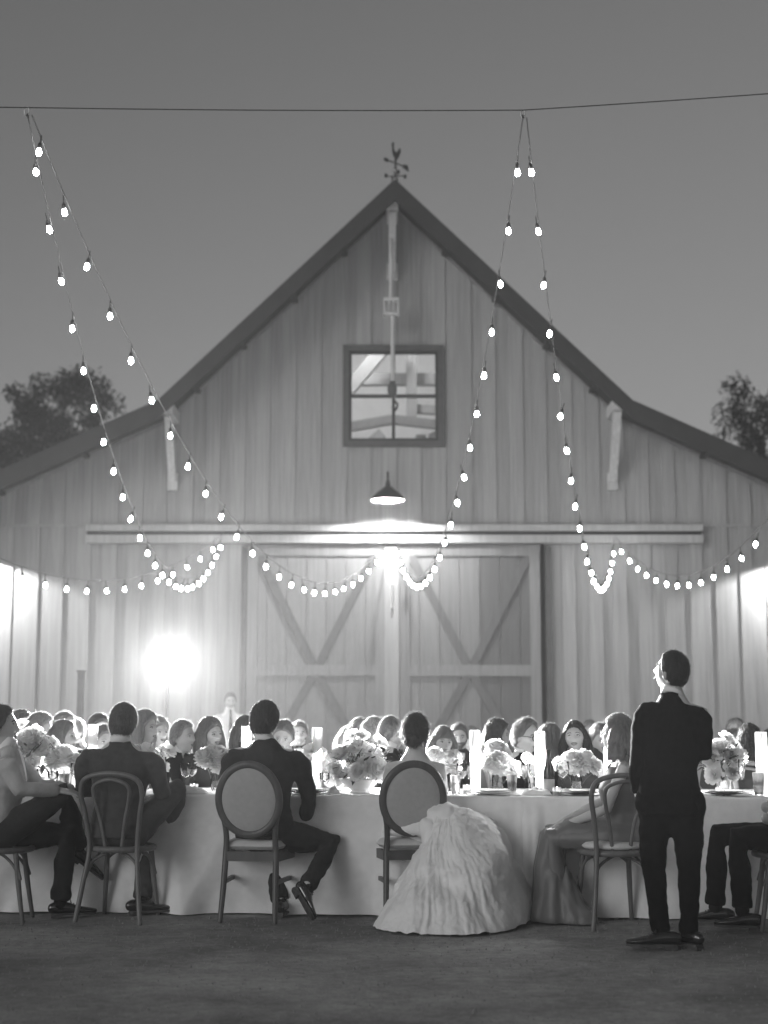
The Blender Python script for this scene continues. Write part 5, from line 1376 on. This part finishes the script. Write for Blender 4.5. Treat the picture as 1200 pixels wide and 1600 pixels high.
big_arr(562, .30, .35, .20, 44, 'lavish mixed flowers in a footed bowl left of the gown wearer', 'bowl', 3)
big_arr(40, .40, .40, .21, 34, 'tall leafy flower arrangement at the left edge', 'bowl', 8, 130)
big_arr(1131, .38, .34, .13, 24, 'mixed flowers in a glass bucket right of the standing person', 'bucket', 12, 46)
big_arr(490, .62, .26, .075, 12, 'small pale roses behind the tall cylinder left of the big bowl', 'bucket', 15, 10)
big_arr(245, .85, .28, .09, 10, 'sprig of small flowers beyond the bentwood chair sitter', 'bucket', 18, 10)
big_arr(775, 1.0, .30, .07, 9, 'small flowers beyond the table before the curly bob guest', 'bucket', 22, 8)

# ------------------------------------------------------------------ glass cylinders with candles, stemware, plates
def hurricane(px, depth, topy, label, r=.036, candle=.24):
    b = TL(xcol(px, depth), depth, TBZ); h_ = W(px, topy, b.y).z - TBZ
    t = empty('candle_cylinder', b, 0, label, 'candle holder', 'tall glass candle cylinders')
    MB().lathe([(0, .0), (r, .0), (r, h_), (r - .004, h_), (r - .004, .008), (0, .008)], seg=20).build('cylinder', 'hurricane_glass', t, True)
    c = MB().lathe([(0, .009), (.011, .009), (.0105, candle), (.008, candle + .002), (0, candle)], seg=12).build('candle', 'wax', t, True)
    MB().lathe([(0, candle + .008), (.005, candle + .018), (.0045, candle + .028), (.001, candle + .046), (0, candle + .048)], seg=8).build('flame', 'flame', c, True)
    l = bpy.data.lights.new('candle_light', 'POINT'); l.energy = CANDLE; l.shadow_soft_size = .02
    lo = bpy.data.objects.new('candle_light', l); COL.objects.link(lo); lo.parent = t; lo.location = (0, 0, candle + .03)
CANDLE = 26.0
hurricane(143, .60, 1132, 'tall candle cylinder left of the bentwood chair sitter')
hurricane(384, .62, 1135, 'tall candle cylinder at the shoulder of the oval chair sitter')
hurricane(495, .55, 1137, 'tall candle cylinder standing alone left of the big bowl')
hurricane(743, .45, 1141, 'tall candle cylinder before the bearded guest')
hurricane(845, .35, 1143, 'tall candle cylinder right of the guest in glasses')
hurricane(952, .60, 1145, 'tall candle cylinder by the face of the satin dress wearer')
hurricane(1192, .45, 1144, 'tall candle cylinder at the right edge', .04)
hurricane(70, .55, 1150, 'candle cylinder among the left edge flowers')
WG = [(0, 0), (.034, 0), (.036, .003), (.008, .008), (.0045, .02), (.0045, .085), (.012, .095), (.034, .125), (.040, .155), (.036, .20), (.0345, .20), (.038, .155), (.032, .127), (.004, .100), (0, .100)]
FL = [(0, 0), (.03, 0), (.031, .003), (.006, .008), (.0038, .02), (.0038, .09), (.016, .115), (.023, .16), (.022, .235), (.021, .235), (.021, .16), (.003, .1), (0, .1)]
GOB = [(0, 0), (.036, 0), (.038, .004), (.012, .010), (.007, .03), (.007, .06), (.024, .075), (.034, .10), (.036, .145), (.034, .145), (.032, .10), (.004, .08), (0, .08)]
TUM = [(0, 0), (.026, 0), (.036, .13), (.0345, .13), (.025, .008), (0, .008)]
GM = {n: MB().lathe(p, seg=16).mesh(n, m, True) for n, p, m in (('wine_glass', WG, 'clear_glass'), ('flute', FL, 'clear_glass'), ('goblet', GOB, 'clear_glass'), ('tumbler', TUM, 'water_glass'))}
WATER = {'goblet': [(0, .082), (.031, .10), (.033, .128), (0, .128)], 'wine_glass': [(0, .102), (.031, .127), (.037, .150), (0, .150)], 'flute': [(0, .102), (.014, .116), (.020, .16), (.020, .19), (0, .19)], 'tumbler': [(0, .009), (.0255, .009), (.031, .08), (0, .08)]}
def stemware(kind, px, depth, label, s=1.0):
    b = TL(xcol(px, depth), depth, TBZ); t = empty(kind, b, 0, label, 'glass', 'glasses on the table'); o = link('glass', GM[kind], t); o.scale = (s, s, s)
    w = MB().lathe(WATER[kind], seg=14).build('drink', 'water_glass', t, True); w.scale = (s, s, s)
for a in (('goblet', 507, .10, 'cut goblet at the table edge left of the big bowl'), ('wine_glass', 880, .14, 'large wine glass in front of the wide white blooms', 1.1), ('tumbler', 800, .2, 'low tumbler under the white cluster before the guest in glasses'),
          ('flute', 1160, .22, 'champagne flute right of the bucket of flowers'), ('tumbler', 1186, .16, 'flared tumbler by the right edge', 1.15), ('wine_glass', 722, .25, 'wine glass right of the two round blooms'),
          ('flute', 735, .14, 'flute just left of the cylinder before the bearded guest'), ('wine_glass', 300, .5, 'wine glass before the bow tie guest at left'), ('flute', 254, .5, 'flute beside the knee of the bentwood chair sitter'),
          ('wine_glass', 290, .25, 'wine glass above the folded napkin at left'), ('wine_glass', 118, .22, 'wine glass under the left puffy blooms'), ('tumbler', 100, .12, 'tumbler at the table edge beside the raised knee'), ('goblet', 82, .2, 'goblet left of the raised knee glass'),
          ('wine_glass', 960, .25, 'wine glass by the shoulder of the satin dress wearer'), ('wine_glass', 835, .6, 'wine glass behind the bottle'), ('flute', 768, .7, 'flute far side before the curly bob guest'), ('wine_glass', 468, .3, 'wine glass at the elbow of the oval chair sitter'),
          ('tumbler', 712, .10, 'tumbler at table edge beside the oval chair'), ('flute', 820, .22, 'flute left of the tall cylinder and bottle')): stemware(*a)
def votive(px, depth, label, r=.03, h_=.055):
    b = TL(xcol(px, depth), depth, TBZ); t = empty('votive', b, 0, label, 'votive', 'votive candles on the table')
    MB().lathe([(0, 0), (r, 0), (r, h_), (r - .003, h_), (r - .003, .004), (0, .004)], seg=16).build('cup', 'hurricane_glass', t, True); MB().lathe([(0, .005), (r - .006, .005), (r - .006, .03), (0, .03)], seg=14).build('wax', 'wax', t, True)
    MB().lathe([(0, .033), (.004, .04), (.001, .056), (0, .057)], seg=6).build('flame', 'flame', t, True)
for a in ((261, .3, 'votive beside the knee of the bentwood chair sitter'), (303, .35, 'votive among the glasses at left'), (870, .06, 'votive at the table edge below the wine glass'), (730, .35, 'votive under the round white blooms'), (1125, .12, 'votive by the plate right of the standing person'), (478, .35, 'votive beside the lone tall cylinder'), (690, .12, 'votive right of the gown wearer')): votive(*a)
def plate(px, depth, label, r=.15, m='charger', nap=False):
    b = TL(xcol(px, depth), depth, TBZ); t = empty('plate', b, 0, label, 'plate', 'place settings')
    MB().lathe([(0, .006), (r * .62, .006), (r * .7, .010), (r, .018), (r, .021), (r * .68, .014), (0, .010)], seg=32).build('charger', m, t, True)
    MB().lathe([(0, .018), (r * .5, .018), (r * .78, .030), (r * .78, .033), (r * .5, .023), (0, .023)], seg=32).build('dish', 'ceramic', t, True)
for a in ((480, .2, 'plate left of the goblet at the table edge'), (640, .2, 'dark plate in front of the gown wearer'), (905, .17, 'dark plate below the wide white blooms'), (1135, .18, 'plate right of the standing person'), (410, .2, 'plate before the oval chair sitter'), (190, .2, 'plate before the bentwood chair sitter'), (770, .16, 'plate under the cluster before the guest in glasses', .15, 'ceramic'), (20, .2, 'plate at the left edge')): plate(*a)
def napkin(px, depth, w, h_, label, sd, peak=False):
    b = TL(xcol(px, depth), depth, TBZ); t = []
    n = 36; vs_ = []
    for j in range(n + 1):
        for i in range(n + 1):
            u, v = i / n * 2 - 1, j / n * 2 - 1; r_ = math.hypot(u, v * 1.0)
            e = max(0, 1 - r_ ** 2.2) ** (.6 if not peak else 1.6)
            z = h_ * e * (.75 + .35 * noise.noise(Vector((u * 2.3, v * 2.3, sd)))) + .004 + .012 * abs(noise.noise(Vector((u * 5, v * 5, sd + 2)))) * e
            vs_.append((u * w * (1 + .12 * noise.noise(Vector((u * 2, v * 2, sd + 5)))), v * w * .6, z))
    fs = [(j * (n + 1) + i, j * (n + 1) + i + 1, (j + 1) * (n + 1) + i + 1, (j + 1) * (n + 1) + i) for j in range(n) for i in range(n)]
    tag(MB().add(vs_, fs).build('napkin', 'napkin', None, True, loc=b), label, 'napkin', 'napkins on the table')
napkin(292, .14, .14, .06, 'large crumpled napkin left of the oval chair sitter', 1)
napkin(838, .12, .10, .05, 'mounded napkin in front of the tall cylinder and bottle', 2)
napkin(521, .10, .055, .06, 'small peaked napkin beside the goblet', 3, True)
napkin(792, .10, .10, .025, 'flat crumpled napkin at the cloth seam', 4)
napkin(1160, .08, .08, .02, 'flat napkin by the flute at right', 5)
napkin(885, .10, .05, .045, 'pale rolled napkin beside the bottle', 6)
# bottle
b = TL(xcol(858, .2), .2, TBZ); t = empty('bottle', b, 0, 'dark glass bottle with pale label before the long haired guest', 'bottle')
MB().lathe([(0, 0), (.036, 0), (.038, .01), (.038, .15), (.034, .18), (.016, .22), (.0135, .28), (.015, .283), (.015, .295), (0, .296)], seg=20).build('glass', 'bottle_glass', t, True)
MB().lathe([(.0385, .02), (.0388, .022), (.0388, .10), (.0385, .102)], seg=20).build('paper_label', 'bottle_label', t, True)
# dark sleeve bowl of leaves between the big bowl and the oval chair
# ================================================================== HAZE volume added to stand in for lens glow round the lamps
hz_ = MB(); hz_.box((0, 39, 7.0), (176, 98, 16.0))
hm = bpy.data.materials.new('haze'); hm.use_nodes = True; HN = hm.node_tree.nodes; HN.clear()
pv = HN.new('ShaderNodeVolumePrincipled'); pv.inputs['Color'].default_value = (.9, .9, .9, 1); pv.inputs['Density'].default_value = 0.0008; pv.inputs['Anisotropy'].default_value = 0.3
ho_ = HN.new('ShaderNodeOutputMaterial'); hm.node_tree.links.new(pv.outputs[0], ho_.inputs['Volume'])
MATS['haze'] = hm
tag(hz_.build('haze', 'haze'), 'thin haze added to stand in for lens glow round the lamps', 'haze', None, 'stuff')
